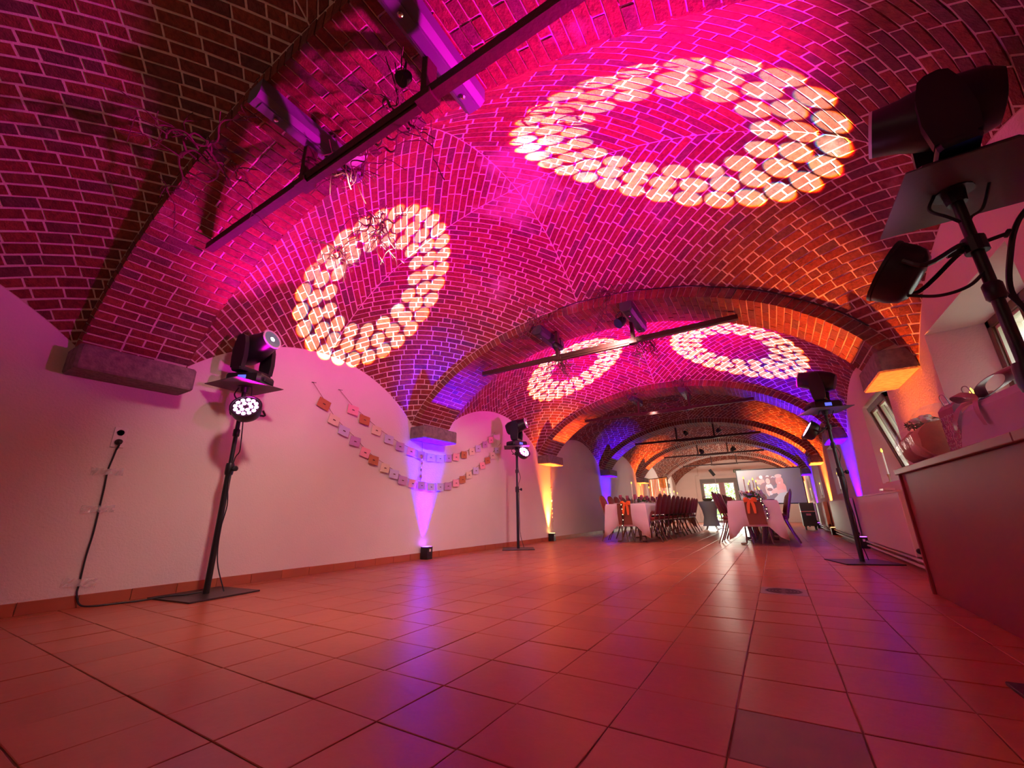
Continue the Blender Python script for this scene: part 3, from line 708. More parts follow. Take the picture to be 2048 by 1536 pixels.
def moving_head(loc, d, label, base_rz=0.0):
    d = Vector(d).normalized(); t = thing('moving_head_light', label, 'stage light', loc, 0, 'moving head projectors'); t.scale = (HS,) * 3
    pan = math.atan2(d.y, d.x); tilt = math.asin(d.z); RP = Matrix.Rotation(pan, 4, 'Z'); RB = Matrix.Rotation(base_rz, 4, 'Z'); hc = .345
    mb = MB(); mb.X = RB; mb.box(-.145, .145, -.115, .115, 0.0, .085, .022); mb.build('base', M['black'], t, True)
    mb = MB(); mb.X = RB; mb.box(-.03, .035, -.1175, -.114, .026, .062).build('display', M['lcd'], t)
    for s in (-1, 1):
        mb = MB(); mb.X = RB; mb.box(s * .152 - .012, s * .152 + .012, -.06, .06, .02, .05, .008); mb.build('handle', M['black_rough'], t)
    mb = MB(); mb.X = RP; mb.lathe([(.085, .085), (.085, .10)], n=18)
    mb.box(-.055, .055, -.15, .15, .10, .135, .012)
    mb.build('yoke_base', M['black'], t, True)
    for s in (-1, 1):
        mb = MB(); mb.X = RP
        y0, y1 = (s * .150, s * .112) if s < 0 else (.112, .150)
        mb.loft([[(a * wd, y, z) for a, y in ((-1, y0), (1, y0), (1, y1), (-1, y1))] for wd, z in ((.058, .125), (.068, .22), (.060, .33), (.040, .40), (.018, .415))])
        mb.build('yoke_arm', M['black'], t, True)
    T = Matrix.Translation((0, 0, hc)) @ RP @ Matrix.Rotation(-tilt, 4, 'Y')
    mb = MB(); mb.X = T
    mb.loft([sring(-.175, .05, .05), sring(-.168, .085, .085), sring(-.12, .104, .108), sring(-.02, .104, .115), sring(.05, .100, .108, p=2.3), sring(.10, .092, .095, p=2.1), sring(.155, .088, .088, p=2.0), sring(.175, .086, .086, p=2.0)])
    mb.build('head', M['black'], t, True)
    mb = MB(); mb.X = T; mb.loft([sring(.172, .088, .088, p=2), sring(.182, .086, .086, p=2), sring(.182, .076, .076, p=2), sring(.174, .074, .074, p=2)], cap=False); mb.build('lens_ring', M['white_metal'], t, True)
    mb = MB(); mb.X = T; mb.loft([sring(.1755, .076, .076, p=2), sring(.1785, .05, .05, p=2), sring(.1795, .022, .022, p=2)]); o = mb.build('lens', M['lens'], t, True)
    mb = MB(); mb.X = T; mb.loft([sring(.1797, .020, .020, 14, 2), sring(.1805, .012, .012, 14, 2)]); mb.build('lens_core', M['lens_hot'], o)
    return Vector(loc) + Vector((0, 0, hc * HS)) + d * .21 * HS
def par_can(pole, z, off, d, label, lit=True):
    """flat LED can clamped to the pole at height z"""
    d = Vector(d).normalized(); off = Vector(off); t = thing('led_par_light', label, 'stage light', (pole[0], pole[1], z), 0, 'magenta LED cans on the stands')
    Tm = Matrix.Translation(off) @ orient(d)
    mb = MB(); mb.X = Tm; mb.lathe([(.04, -.075), (.085, -.07), (.108, -.05), (.118, -.015), (.120, .03), (.124, .034), (.124, .045), (.112, .045), (.110, .035)], ax=(1, 0, 0), n=26)
    mb.build('housing', M['black'], t, True)
    mb = MB(); mb.X = Tm; mb.lathe([(.110, .030), (.110, .034)], ax=(1, 0, 0), n=24); face = mb.build('face', M['led_off'], t)
    mb = MB(); mb.X = Tm
    for n, r in ((6, .040), (12, .080)):
        for k in range(n):
            a = 2 * PI * k / n; mb.lathe([(.0165, .034), (.016, .041), (.010, .043)], (0, r * math.cos(a), r * math.sin(a)), (1, 0, 0), 10)
    mb.build('led_lenses', M['led'], face)
    side = Tm.to_3x3() @ Vector((0, 1, 0)); back = off * 0.22
    for s in (-1, 1):
        a = off + side * s * .128 - d * .01
        MB().tube(bez([a, a - d * .07 + Vector((0, 0, -.0)), back + side * s * .05, back * .6 + side * s * .012], 4), .009, 6).build('bracket', M['black'], t)
    MB().tube([Vector((0, 0, -.03)), Vector((0, 0, .03))], .034, 12).tube([off * .0, off.normalized() * .08], .013, 8).build('clamp', M['black'], t)
    sd = off.cross(Vector((0, 0, 1))).normalized()
    MB().tube([-off.normalized() * .03, -off.normalized() * .085], .007, 6).tube([-off.normalized() * .085 - sd * .02, -off.normalized() * .085 + sd * .02], .008, 6).build('wing_screw', M['black_rough'], t)
    return Vector((pole[0], pole[1], z)) + off + d * .06
def spot(name, loc, d, energy, col, size, blend=0.6, rad=.05):
    l = bpy.data.lights.new(name, 'SPOT'); l.energy = energy; l.color = col; l.spot_size = math.radians(size); l.spot_blend = blend; l.shadow_soft_size = rad
    o = bpy.data.objects.new(name, l); COL.objects.link(o); o.location = loc
    o.rotation_euler = Vector(d).to_track_quat('-Z', 'Y').to_euler(); return o

def gobo_nodes(light, half_deg, rot=0.0):
    """projector slide: rings of round openings, with the slight colour fringes of the lens"""
    light.use_nodes = True; nt = light.node_tree; N = nt.nodes.new; L = nt.links.new
    em = nt.nodes['Emission']; tc = N('ShaderNodeTexCoord'); sp = N('ShaderNodeSeparateXYZ'); L(tc.outputs['Normal'], sp.inputs[0])
    def mth(op, a, b=None, c=None):
        n = N('ShaderNodeMath'); n.operation = op
        for i, v in enumerate((a, b, c)):
            if v is None: continue
            if isinstance(v, (int, float)): n.inputs[i].default_value = v
            else: L(v, n.inputs[i])
        return n.outputs[0]
    az = mth('MAXIMUM', mth('ABSOLUTE', sp.outputs[2]), .001); k = 1 / math.tan(math.radians(half_deg))
    X = mth('MULTIPLY', mth('DIVIDE', sp.outputs[0], az), k); Y = mth('MULTIPLY', mth('DIVIDE', sp.outputs[1], az), k)
    rr = mth('SQRT', mth('ADD', mth('MULTIPLY', X, X), mth('MULTIPLY', Y, Y))); ang = mth('ARCTAN2', Y, X)
    chans = []
    for sh in (0.988, 1.0, 1.014):
        r = mth('MULTIPLY', rr, sh); tot = None
        for (n, ri, rc, ph) in ((27, .905, .095, 0.0), (22, .724, .092, .5), (16, .552, .088, .2)):
            st = 2 * PI / n; f = mth('SUBTRACT', mth('FRACT', mth('ADD', mth('DIVIDE', ang, st), ph + 100)), .5)
            tg = mth('MULTIPLY', f, st * ri); rd = mth('SUBTRACT', r, ri)
            dd = mth('SQRT', mth('ADD', mth('MULTIPLY', tg, tg), mth('MULTIPLY', rd, rd)))
            mr = N('ShaderNodeMapRange'); mr.interpolation_type = 'SMOOTHSTEP'; L(dd, mr.inputs[0])
            mr.inputs[1].default_value = rc + .010; mr.inputs[2].default_value = rc - .008; mr.inputs[3].default_value = 0; mr.inputs[4].default_value = 1
            tot = mr.outputs[0] if tot is None else mth('MAXIMUM', tot, mr.outputs[0])
        chans.append(tot)
    nz = N('ShaderNodeTexNoise'); nz.inputs['Scale'].default_value = 26; L(tc.outputs['Normal'], nz.inputs['Vector'])
    lev = mth('MULTIPLY_ADD', nz.outputs['Fac'], .9, .50)
    cb = N('ShaderNodeCombineColor')
    for i, g in enumerate((1.0, .93, .72)): L(mth('MULTIPLY', mth('MULTIPLY', chans[i], g), lev), cb.inputs[i])
    L(cb.outputs[0], em.inputs['Color'])

S1, S2, S3, S4 = (-3.86, .16, 0), (-3.74, 4.93, 0), (.95, 4.72, 0), (1.02, .37, 0)
stand(S1, 'black lighting stand with square base beside the power cable, left wall', rz=.12, cabseed=1)
stand(S2, 'black lighting stand by the left wall past the violet light', rz=.55, cabseed=2)
stand(S3, 'black lighting stand by the radiators, right of the tables', rz=.3, cabseed=3)
stand(S4, 'near black lighting stand against the gift counter, cut by the right edge', rz=0, off=(-.10, 0), cabseed=4, top=.045)
ZT = 1.781
ring_r = Vector((-.134, 1.06, 3.41)); ring_l = Vector((-2.783, 1.029, 3.06)); ring_l2 = Vector((-2.735, 5.58, 3.42)); ring_r2 = Vector((.009, 5.81, 3.24))
def dirto(a, b): return (Vector(b) - Vector(a)).normalized()
heads = []
for base, tgt, lab, brz, half in (
        ((S1[0] + .03, S1[1] + .02, ZT), ring_r, 'black moving head projector on the stand by the power cable, blue display lit', .55, 11.3),
        ((S2[0] + .02, S2[1] - .02, ZT), ring_r2, 'small black moving head projector on the far left stand', 1.2, 10.6),
        ((S3[0], S3[1], ZT), ring_l2, 'black moving head projector on the stand by the radiators', .3, 10.4),
        ((S4[0] + .045, S4[1] + .03, ZT), ring_l, 'large dark moving head projector on the near right stand', .0, 10.7)):
    src = Vector(base) + Vector((0, 0, .345 * HS)); d = dirto(src, tgt)
    lp = moving_head(base, d, lab, brz)
    o = spot('projector_beam', lp, d, P_GOBO, (1, 1, 1), 27, 0.02, .003); gobo_nodes(o.data, half)

pars = [(S1, 1.52, (.235, -.06, -.01), (.62, -.50, .42), 'round LED can glowing magenta on the stand by the power cable'),
        (S2, 1.66, (.15, -.01, 0), (.80, -.35, .50), 'round LED can facing right on the far left stand'),
        (S3, 1.56, (-.19, .0, -.02), (-.85, -.12, .55), 'black LED can seen from the side on the stand by the radiators'),
        (S4, 1.53, (-.225, .03, -.03), (-.80, .10, .62), 'large black LED can seen from behind on the near right stand')]
for (s_, z, off, d, lab) in pars:
    p = par_can(s_, z, off, d, lab)
spot('par_wash', (S1[0] + .22, S1[1] - .05, 1.60), (.62, .10, .95), P_WASH, MAGENTA, 114, 1.0, .06)
spot('par_wash', (S2[0] + .25, S2[1] - .05, 1.68), (.60, .05, 1.0), P_WASH, MAGENTA, 112, 1.0, .06)
spot('par_wash', (S3[0] - .30, S3[1] - .03, 1.57), (-.80, .02, .85), P_WASH, MAGENTA, 112, 1.0, .06)
spot('par_wash', (S4[0] - .36, S4[1] + .05, 1.50), (-.80, .04, .90), P_WASH * 1.15, MAGENTA, 112, 1.0, .06)

for (x_, y_, z_, dx, dy, e_) in ((-1.66, -.47, 2.58, -.60, 1.15, 1.05), (-.98, 2.74, 2.60, -.60, .75, 1.15), (-1.6, 6.9, 2.55, -.1, .1, .8)):
    spot('arch_fill', (x_, y_, z_), (dx, dy, -1), P_FILL * e_, WARM, 124, .8, .10)  # added warm fill under the arches for floor and walls, not lit fixtures
for (x_, y_, z_, dx, dy, dz, e_) in ((-1.75, 15.2, 2.5, -.2, 1, -.25, 1.0), (-.70, 15.2, 2.5, .0, 1, -.35, .9), (-1.62, 11.3, 2.55, -.1, .8, -.6, .6)):
    spot('far_fill', (x_, y_, z_), (dx, dy, dz), 220 * e_, (1.0, .84, .70), 130, .8, .10)  # added fill to brighten the far end wall; no lit lamp hangs here
# cable loops on the near right stand
tag(MB().tube(bez([(1.25, .45, 1.70), (1.16, .40, 1.60), (1.10, .37, 1.48), (1.08, .42, 1.34), (1.12, .45, 1.22), (1.10, .40, 1.10), (1.2, .42, 1.02)], 8), .009, 7)
    .tube(bez([(.80, .40, 1.40), (.88, .37, 1.36), (.96, .36, 1.37), (1.02, .36, 1.42)], 6), .006, 6).build('looped_cable', M['cable'], None, True), 'thick black cable looped down the near right stand', 'cable')

def uplight(x, y, colmat, col, label, side, e=1.0, tilt=.10, ang=34):
    t = thing('uplight', label, 'uplight', (x, y, 0), R.uniform(-.12, .12), 'black LED uplights at the pillars')
    MB().box(-.062, .062, -.062, .062, .0, .165, .008).build('body', M['black'], t)
    MB().box(-.05, .05, -.05, .05, .165, .168).build('led_panel', M[colmat], t)
    MB().box(.0625, .0635, -.02, .02, .10, .135).build('sticker', M['china'], t) if side < 0 else MB().box(-.012, .018, -.0635, -.0625, .10, .135).build('sticker', M['china'], t)
    MB().box(-.066, .066, -.03, .03, .05, .06, .003).build('bracket', M['black_rough'], t)
    spot('uplight_beam', (x + side * .015, y, .19), (-side * tilt, 0, 1), P_UP * 1.5 * e, col, ang + 18, 1.0, .03)
UX = XL + .080; VX = XR - .080
uplight(UX, 3.0, 'led_violet', VIOLET, 'black uplight casting violet on the wall under the garlands', -1, 1.3, .05, 30)
uplight(UX, 7.0, 'led_orange', ORANGE, 'black uplight casting orange on the left wall past the second stand', -1, 1.1, .05, 32)
uplight(UX, 11.05, 'led_violet', VIOLET, 'black uplight casting violet behind the left dining table', -1, 1.4, .03, 36)
uplight(UX, 15.0, 'led_orange', ORANGE, 'black uplight casting orange beside the golden fringe curtain', -1, 1.5, .03, 40)
uplight(VX, 2.98, 'led_orange', ORANGE, 'black uplight casting orange hidden behind the gift counter', 1, .45, .03, 40)
uplight(VX - .02, 6.95, 'led_violet', VIOLET, 'black uplight casting violet behind the stand by the radiators', 1, 1.6, .04, 40)
uplight(VX, 11.0, 'led_orange', ORANGE, 'black uplight casting orange on the right wall by the right dining table', 1, 1.6, .03, 40)
uplight(VX, 15.0, 'led_violet', VIOLET, 'black uplight casting violet right of the projection screen', 1, 1.6, .03, 40)
uplight(VX - .05, 19.0, 'led_orange', ORANGE, 'black uplight casting orange behind the projection screen', 1, 1.6, .03, 44)

# ------------------------------------------------------------------ left wall: socket, cable, tape, garlands, ornaments
t = thing('wall_socket', 'double wall socket with a black plug in its lower outlet', 'socket', (XL, -.545, 1.225))
MB().box(0, .010, -.042, .042, -.08, .08, .004).build('cover_plate', M['socket'], t)
for z in (.038, -.038): MB().lathe([(.028, .010), (.028, .013), (.024, .013), (.022, .004)], (0, 0, z), (1, 0, 0), 16).build('outlet', M['socket'], t)
MB().lathe([(.022, .010), (.024, .02), (.018, .05), (.010, .06)], (0, 0, -.038), (1, 0, 0), 14).tube(bez([(.045, 0, -.04), (.045, 0, -.07), (.03, -.004, -.10)], 4), .007, 8).build('plug', M['black_rough'], t, True)
x = XL + .012
cpts = [(x + .018, -.549, 1.125), (x + .005, -.552, 1.06), (x, -.56, .96), (x, -.553, .82), (x, -.549, .67), (x + .005, -.546, .50), (x + .01, -.552, .34), (x, -.545, .165), (x + .01, -.545, .09), (x + .04, -.52, .02), (x + .09, -.46, .008), (x + .12, -.34, .007), (x + .15, -.2, .007), (-3.96, -.07, .02), (-3.90, .05, .02), (-3.86, .13, .03)]
tag(MB().tube(bez(cpts, 7), .006, 8).build('power_cable', M['cable'], None, True), 'black power cable taped down the wall to the near left stand', 'cable')
for z, y, rzz, lab in ((.955, -.56, .05, 'crumpled clear tape strip just below the socket'), (.675, -.555, .02, 'crumpled clear tape strip midway down the cable'), (.165, -.545, -.12, 'crumpled clear tape strip above the skirting')):
    mb = MB(); n = 14; rows = []
    for j in range(4):
        rows.append([(.004 + abs(.018 * math.exp(-((i / n - .5) * 6) ** 2)) + R.uniform(0, .008), (i / n - .5) * .19, (j / 3 - .5) * .045 * (1 + .5 * abs(i / n - .5)) + R.uniform(-.004, .004)) for i in range(n + 1)])
    mb.add([p for r_ in rows for p in r_], [(j * (n + 1) + i, j * (n + 1) + i + 1, (j + 1) * (n + 1) + i + 1, (j + 1) * (n + 1) + i) for j in range(3) for i in range(n)])
    o = mb.build('tape_strip', M['tape'], None); o.location = (XL + .001, y, z); o.rotation_euler = (rzz, 0, 0); tag(o, lab, 'tape', 'tape strips holding the power cable')

lower = [(1.174, 1.871), (1.331, 1.705), (1.486, 1.595), (1.66, 1.489), (1.828, 1.369), (1.973, 1.288), (2.174, 1.202), (2.339, 1.134), (2.503, 1.06), (2.698, 1.025), (2.881, 1.005), (3.085, .993), (3.287, 1.002), (3.476, 1.025), (3.673, 1.082), (3.84, 1.147), (4.015, 1.232), (4.21, 1.32), (4.408, 1.425), (4.564, 1.53), (4.728, 1.639), (4.88, 1.75)]
upper = [(1.583, 1.88), (1.773, 1.785), (1.98, 1.679), (2.206, 1.59), (2.414, 1.52), (2.632, 1.474), (2.839, 1.445), (3.046, 1.43), (3.263, 1.435), (3.467, 1.462), (3.656, 1.5), (3.868, 1.56), (4.091, 1.641), (4.267, 1.715), (4.483, 1.815), (4.678, 1.925)]
lc = 'kraft cream lilac mauve pink kraft cream lilac mauve pink mauve lilac lilac mauve pink kraft cream lilac pink kraft cream lilac'.split()
uc = 'pink kraft cream lilac mauve pink mauve lilac lilac mauve pink kraft cream lilac mauve pink'.split()
for pts, cols, start, lab in ((lower, lc, (1.007, 2.095), 'lower garland of coloured paper envelopes sagging across the left wall'), (upper, uc, (1.365, 2.092), 'upper, shorter garland of coloured paper envelopes on the left wall')):
    t = thing('envelope_garland', lab, 'garland', (XL, pts[0][0], pts[0][1]), group=None); oy, oz = pts[0]
    ss = [(.030, start[0] - oy, start[1] - oz)] + [(.030, y - oy, z - oz + .05) for y, z in pts] + [(.02, pts[-1][0] + .16 - oy, pts[-1][1] + .17 - oz)]
    MB().tube(bez(ss, 3), .0028, 5).build('string', M['string'], t)
    MB().tube([(.002, start[0] - oy + .0, start[1] - oz + .01), (.036, start[0] - oy + .0, start[1] - oz)], .004, 6).tube([(.034, start[0] - oy - .002, start[1] - oz), (.034, start[0] - oy + .035, start[1] - oz + .006)], .003, 5).build('nail', M['black_rough'], t)
    for i, ((y, z), c) in enumerate(zip(pts, cols)):
        j0, j1 = max(i - 1, 0), min(i + 1, len(pts) - 1)
        a = .30 * math.atan2(pts[j1][1] - pts[j0][1], pts[j1][0] - pts[j0][0]) + R.uniform(-.06, .06)
        mw = Matrix.Translation((.030 + .004, y - oy, z - oz)) @ Matrix.Rotation(a, 4, 'X') @ Matrix.Rotation(R.uniform(-.08, .08), 4, 'Y')
        w, h = .076 + R.uniform(-.004, .004), .057
        mb = MB(); mb.box(0, .004, -w, w, -h, h)
        mb.add([(.0042, -w, h), (.0042, w, h), (.008, 0, -.006), (.0042, 0, h)], [(0, 2, 3), (3, 2, 1)])
        o = mb.build('envelope', M[c], t); o.matrix_local = mw
        MB().box(.008, .0105, -.018, .018, -.008, .004, .002).build('clip', M['ink'], o)
def ornament(y, z0, z1, x, label, n):
    t = thing('hanging_ornament', label, 'ornament', (x, y, z0))
    MB().tube([(0, 0, 0), (.004, .004, (z1 - z0) * .5), (0, 0, z1 - z0)], .003, 5).build('string', M['string'], t)
    for k in range(n):
        z = (z1 - z0) * (.35 + .6 * k / n)
        MB().ball((.006, R.uniform(-.01, .01), z), .020 if k % 3 else .032, 8, 5, .4, 1, 1).build('bead', M['china' if k % 2 else 'brass'], t)
ornament(2.86, 1.63, 1.05, XL + .03, 'string of small ornaments hanging in the violet light', 7)
ornament(7.15, 1.63, .25, XL + .03, 'long string of small ornaments hanging in the orange light', 9)

# drain cover
t = thing('floor_drain', 'square galvanised drain cover with round slotted grate in the floor', 'drain', (.155, 2.325, -.004))
MB().box(-.150, .150, -.150, .150, -.01, .006, .002).build('frame', M['metal_grey'], t)
mb = MB()
for k, r in enumerate((.035, .058, .081, .104)):
    for a0 in (0, .5, 1.0, 1.5):
        n = 10; inn, out_ = [], []
        for i in range(n + 1):
            a = PI * (a0 + .06 + .38 * i / n); inn.append((r * math.cos(a), r * math.sin(a), .0066)); out_.append(((r + .011) * math.cos(a), (r + .011) * math.sin(a), .0066))
        mb.add(inn + out_, [(i, i + 1, n + 2 + i, n + 1 + i) for i in range(n)])
MB().lathe([(.122, .0056), (.122, .0063), (.0, .0063)], n=28).build('grate', M['plate'], t)
mb.build('slots', M['slot'], t)

# ------------------------------------------------------------------ right wall: radiators, pipes
def radiator(y0, y1, label):
    t = thing('radiator', label, 'radiator', (XR - .02, (y0 + y1) / 2, .14), group='flat white radiators under the right windows'); h = (y1 - y0) / 2
    MB().box(-.085, .0, -h, h, 0, .60, .008).build('panel', M['radiator'], t)
    MB().box(-.09, .0, -h - .005, h + .005, .60, .618, .004).build('top_grille', M['radiator'], t)
    mb = MB()
    for y in (-h + .2, h - .2): mb.tube(bez([(-.04, y, 0), (-.04, y, -.05), (-.01, y, -.06)], 4), .012, 8)
    mb.build('pipe_stub', M['radiator'], t)
    MB().lathe([(.02, 0), (.026, .01), (.026, .05), (.018, .06)], (-.05, -h - .0, .05), (0, -1, 0), 12).build('valve', M['black_rough'], t)
radiator(3.95, 6.45, 'white flat radiator nearest, ending behind the gift counter')
radiator(7.6, 10.4, 'white flat radiator right of the right dining table')
radiator(11.9, 14.3, 'white flat radiator behind the flight case')
radiator(15.8, 18.2, 'farthest white flat radiator under the right windows')
tag(MB().box(1.20, 1.30, 4.12, 4.30, .762, .785, .004).build('thermostat_box', M['china']), 'small white plastic box on top of the nearest radiator', 'box')
for z, lab in ((.10, 'upper white heating pipe running along the right skirting'), (.045, 'lower white heating pipe running along the right skirting')):
    tag(MB().tube([(XR - .06, 2.8, z), (XR - .06, 19.5, z)], .014, 10).build('heating_pipe', M['radiator'], None, True), lab, 'pipe')

def taper(loc, h, label, grp, holder=.10, base_r=.045, x=None):
    t = thing('candle', label, 'candle', loc, group=grp)
    MB().lathe([(base_r, 0), (base_r * .9, .008), (.010, .02), (.008, holder * .6), (.014, holder * .8), (.018, holder), (.011, holder)], n=12).build('holder', M['brass'], t, True)
    MB().lathe([(.0105, holder - .01), (.0095, h - .045), (.008, h - .04)], n=10).build('taper', M['candle'], t, True)
    MB().lathe([(.006, h - .045), (.012, h - .025), (.008, h - .008), (.001, h + .008)], n=10).build('flame', M['flame'], t, True)
    return t
for (x_, y_, h, lab) in ((1.44, 2.12, .46, 'pale LED taper on the sill above the patterned gift bag'), (1.42, 4.90, .40, 'LED taper on the sill left of the bouquet'), (1.43, 9.35, .44, 'LED taper in the third window niche'), (1.43, 13.5, .44, 'LED taper in the fourth window niche'), (1.43, 17.5, .44, 'LED taper in the fifth window niche')):
    taper((x_, y_, NZ0), h, lab, 'LED tapers on the window sills')

# ------------------------------------------------------------------ gift counter on the right
t = thing('gift_counter', 'narrow counter with red front and wooden top, right foreground', 'counter', (1.0, 2.66, 0))
LY = 5.9
MB().box(.08, .375, -LY, -.02, 0, .832, .004).build('front_panel', M['bar_red'], t)
MB().box(.062, .082, -.022, .002, 0, .832, .003).build('corner_post', M['bar_red'], t)
for k in range(3):
    MB().box(.050, .375, .03 - (k + 1) * 1.96, .03 - k * 1.96 - .004, .832, .872, .005).build('counter_top', M['wood_pale'], t)
ZC = .8725
# bouquet lying on the counter
t = thing('wrapped_bouquet', 'bouquet in brown and orange wrap lying in cellophane on the counter', 'bouquet', (1.17, 2.13, ZC + .125), rz=-PI / 2)
rr = random.Random(5)
def lump(mb, prof, sy, sz, n, seed, amp):
    rr = random.Random(seed); mb.loft([[(x, r * sy * math.cos(2 * PI * k / n) * (1 + rr.uniform(-amp, amp)), dz + r * sz * math.sin(2 * PI * k / n) * (1 + rr.uniform(-amp, amp))) for k in range(n)] for x, r, dz in prof]); return mb
lump(MB(), [(-.36, .035, .03), (-.33, .10, .0), (-.24, .135, -.005), (-.12, .14, -.005), (0, .12, -.01), (.08, .09, -.02)], .85, .85, 18, 2, .10).build('brown_wrap', M['wrap_brown'], t, True)
lump(MB(), [(-.10, .08, -.01), (.0, .125, .0), (.14, .14, .0), (.26, .135, .0), (.27, .10, .0)], .85, .86, 18, 3, .07).build('orange_wrap', M['wrap_orange'], t, True)
lv = MB()
for _ in range(160):
    c = Vector((rr.uniform(-.12, .16), rr.uniform(-.09, .05), rr.uniform(.11, .155))); a = Vector((rr.gauss(0, 1), rr.gauss(0, 1), rr.gauss(0, .6))).normalized() * .022; b = a.orthogonal().normalized() * .006
    lv.add([c - a, c + b, c + a, c - b], [(0, 1, 2, 3)])
lv.build('foliage', M['leaf'], t)
mb = MB()
for _ in range(9): mb.ball((rr.uniform(.12, .24), rr.uniform(-.08, .03), rr.uniform(.115, .15)), rr.uniform(.018, .03), 8, 5, 1, 1, .7)
mb.build('white_flowers', M['petal_white'], t, True)
lump(MB(), [(-.42, .02, .06), (-.38, .12, .04), (-.28, .165, .01), (-.1, .17, .02), (.1, .175, .03), (.26, .185, .04), (.30, .19, .04)], .82, .9, 16, 7, .05).build('cellophane', M['cellophane'], t)
# patterned bags
def gift_bag(x, y, w, d, h, m1, m2, label, seed, rz):
    t = thing('gift_bag', label, 'gift bag', (x, y, ZC), rz); rr = random.Random(seed)
    MB().loft([[(-d, -w, 0), (d, -w, 0), (d, w, 0), (-d, w, 0)], [(-d, -w, h * .9), (d, -w, h * .9), (d, w, h * .9), (-d, w, h * .9)], [(-d * .5, -w, h), (d * .5, -w, h), (d * .5, w, h), (-d * .5, w, h)]]).build('bag', M[m1], t)
    mb = MB()
    for i in range(7):
        for j in range(9):
            cy, cz = -w + (i + .5 + .3 * (j % 2)) * 2 * w / 7.4, .015 + (j + .4) * (h * .74) / 9
            if i == 3 and seed == 1: 
                mb.box(-d - .0012, -d - .0002, cy - .003, cy + .003, cz - .012, cz + .012); continue
            a0 = rr.random() * 6; pts = [(-d - .001, cy + .009 * math.cos(a0 + a) * (1 - a * .12), cz + .011 * math.sin(a0 + a) * (1 - a * .12)) for a in [q_ * .7 for q_ in range(6)]]
            mb.tube(pts, .0021, 4)
    mb.build('scroll_print', M[m2], t)
    MB().tube(bez([(-d * .6, -w * .4, h * .95), (-d * .9, -w * .3, h + .05), (-d * .9, w * .3, h + .05), (-d * .6, w * .4, h * .95)], 5), .003, 5).build('handle', M['ribbon_mauve'], t)
gift_bag(1.215, 1.70, .085, .05, .30, 'gift_mauve', 'scroll_white', 'mauve gift bag with white scroll print beside the bouquet', 1, .12)
gift_bag(1.245, 1.47, .10, .045, .29, 'gift_cream', 'scroll_white', 'cream gift bag with pale scroll print behind the lilac box', 2, .05)
t = thing('gift_box', 'large lilac gift box tied with a wide satin bow', 'gift box', (1.20, 1.02, ZC), .10)
MB().loft([[(-.10, -.30, 0), (.13, -.30, 0), (.13, .30, 0), (-.10, .30, 0)], [(-.10, -.30, .16), (.13, -.30, .16), (.13, .20, .16), (-.10, .20, .16)], [(-.08, -.28, .20), (.12, -.28, .20), (.12, .16, .19), (-.08, .16, .19)]]).build('box', M['gift_lilac'], t)
def ribbon(mb, pts, w, wd):
    P = bez(pts, 5); wd = Vector(wd).normalized(); vs = []
    for i, p in enumerate(P):
        ww = w * (0.55 + .45 * math.sin(PI * min(1, (i + 2) / (len(P) + 2)))); vs += [p + wd * ww, p - wd * ww, p - wd * ww + Vector((.0, .0, .003)), p + wd * ww + Vector((.0, .0, .003))]
    n = len(P); mb.add(vs, [(4 * i + a, 4 * i + (a + 1) % 4, 4 * i + 4 + (a + 1) % 4, 4 * i + 4 + a) for i in range(n - 1) for a in range(4)]); return mb
kn = (-.03, .12, .215)
mb = MB()
ribbon(mb, [kn, (-.07, .22, .26), (-.06, .31, .27), (-.04, .30, .24), (-.05, .20, .225), kn], .022, (1, 0, .5))
ribbon(mb, [kn, (-.08, .02, .25), (-.07, -.10, .28), (-.05, -.16, .27), (-.03, -.08, .24), kn], .030, (1, 0, .5))
ribbon(mb, [kn, (-.10, .18, .19), (-.115, .24, .13), (-.11, .27, .09)], .020, (0, 1, .3))
ribbon(mb, [kn, (-.09, .06, .20), (-.118, .02, .14), (-.116, .0, .07)], .022, (0, 1, .2))
mb.ball(kn, .022, 8, 5); mb.build('satin_bow', M['ribbon_mauve'], t, True)
tag(MB().box(1.255, 1.262, .78, .95, ZC + .165, ZC + .40).build('greeting_card', M['gift_mauve']), 'mauve card standing behind the satin bow', 'card')
t = thing('glass_bowl', 'clear glass bowl on the window sill behind the card', 'bowl', (1.47, 1.28, NZ0))
MB().lathe([(.05, 0), (.04, .02), (.015, .06), (.02, .12), (.08, .16), (.11, .22), (.115, .30), (.105, .34), (.101, .34), (.11, .30), (.105, .225), (.075, .168), (.01, .13)], n=20).build('bowl', M['wine_glass'], t, True)
MB().lathe([(.098, .22), (.104, .25), (.0, .26)], n=18).build('filling', M['china'], t, True)

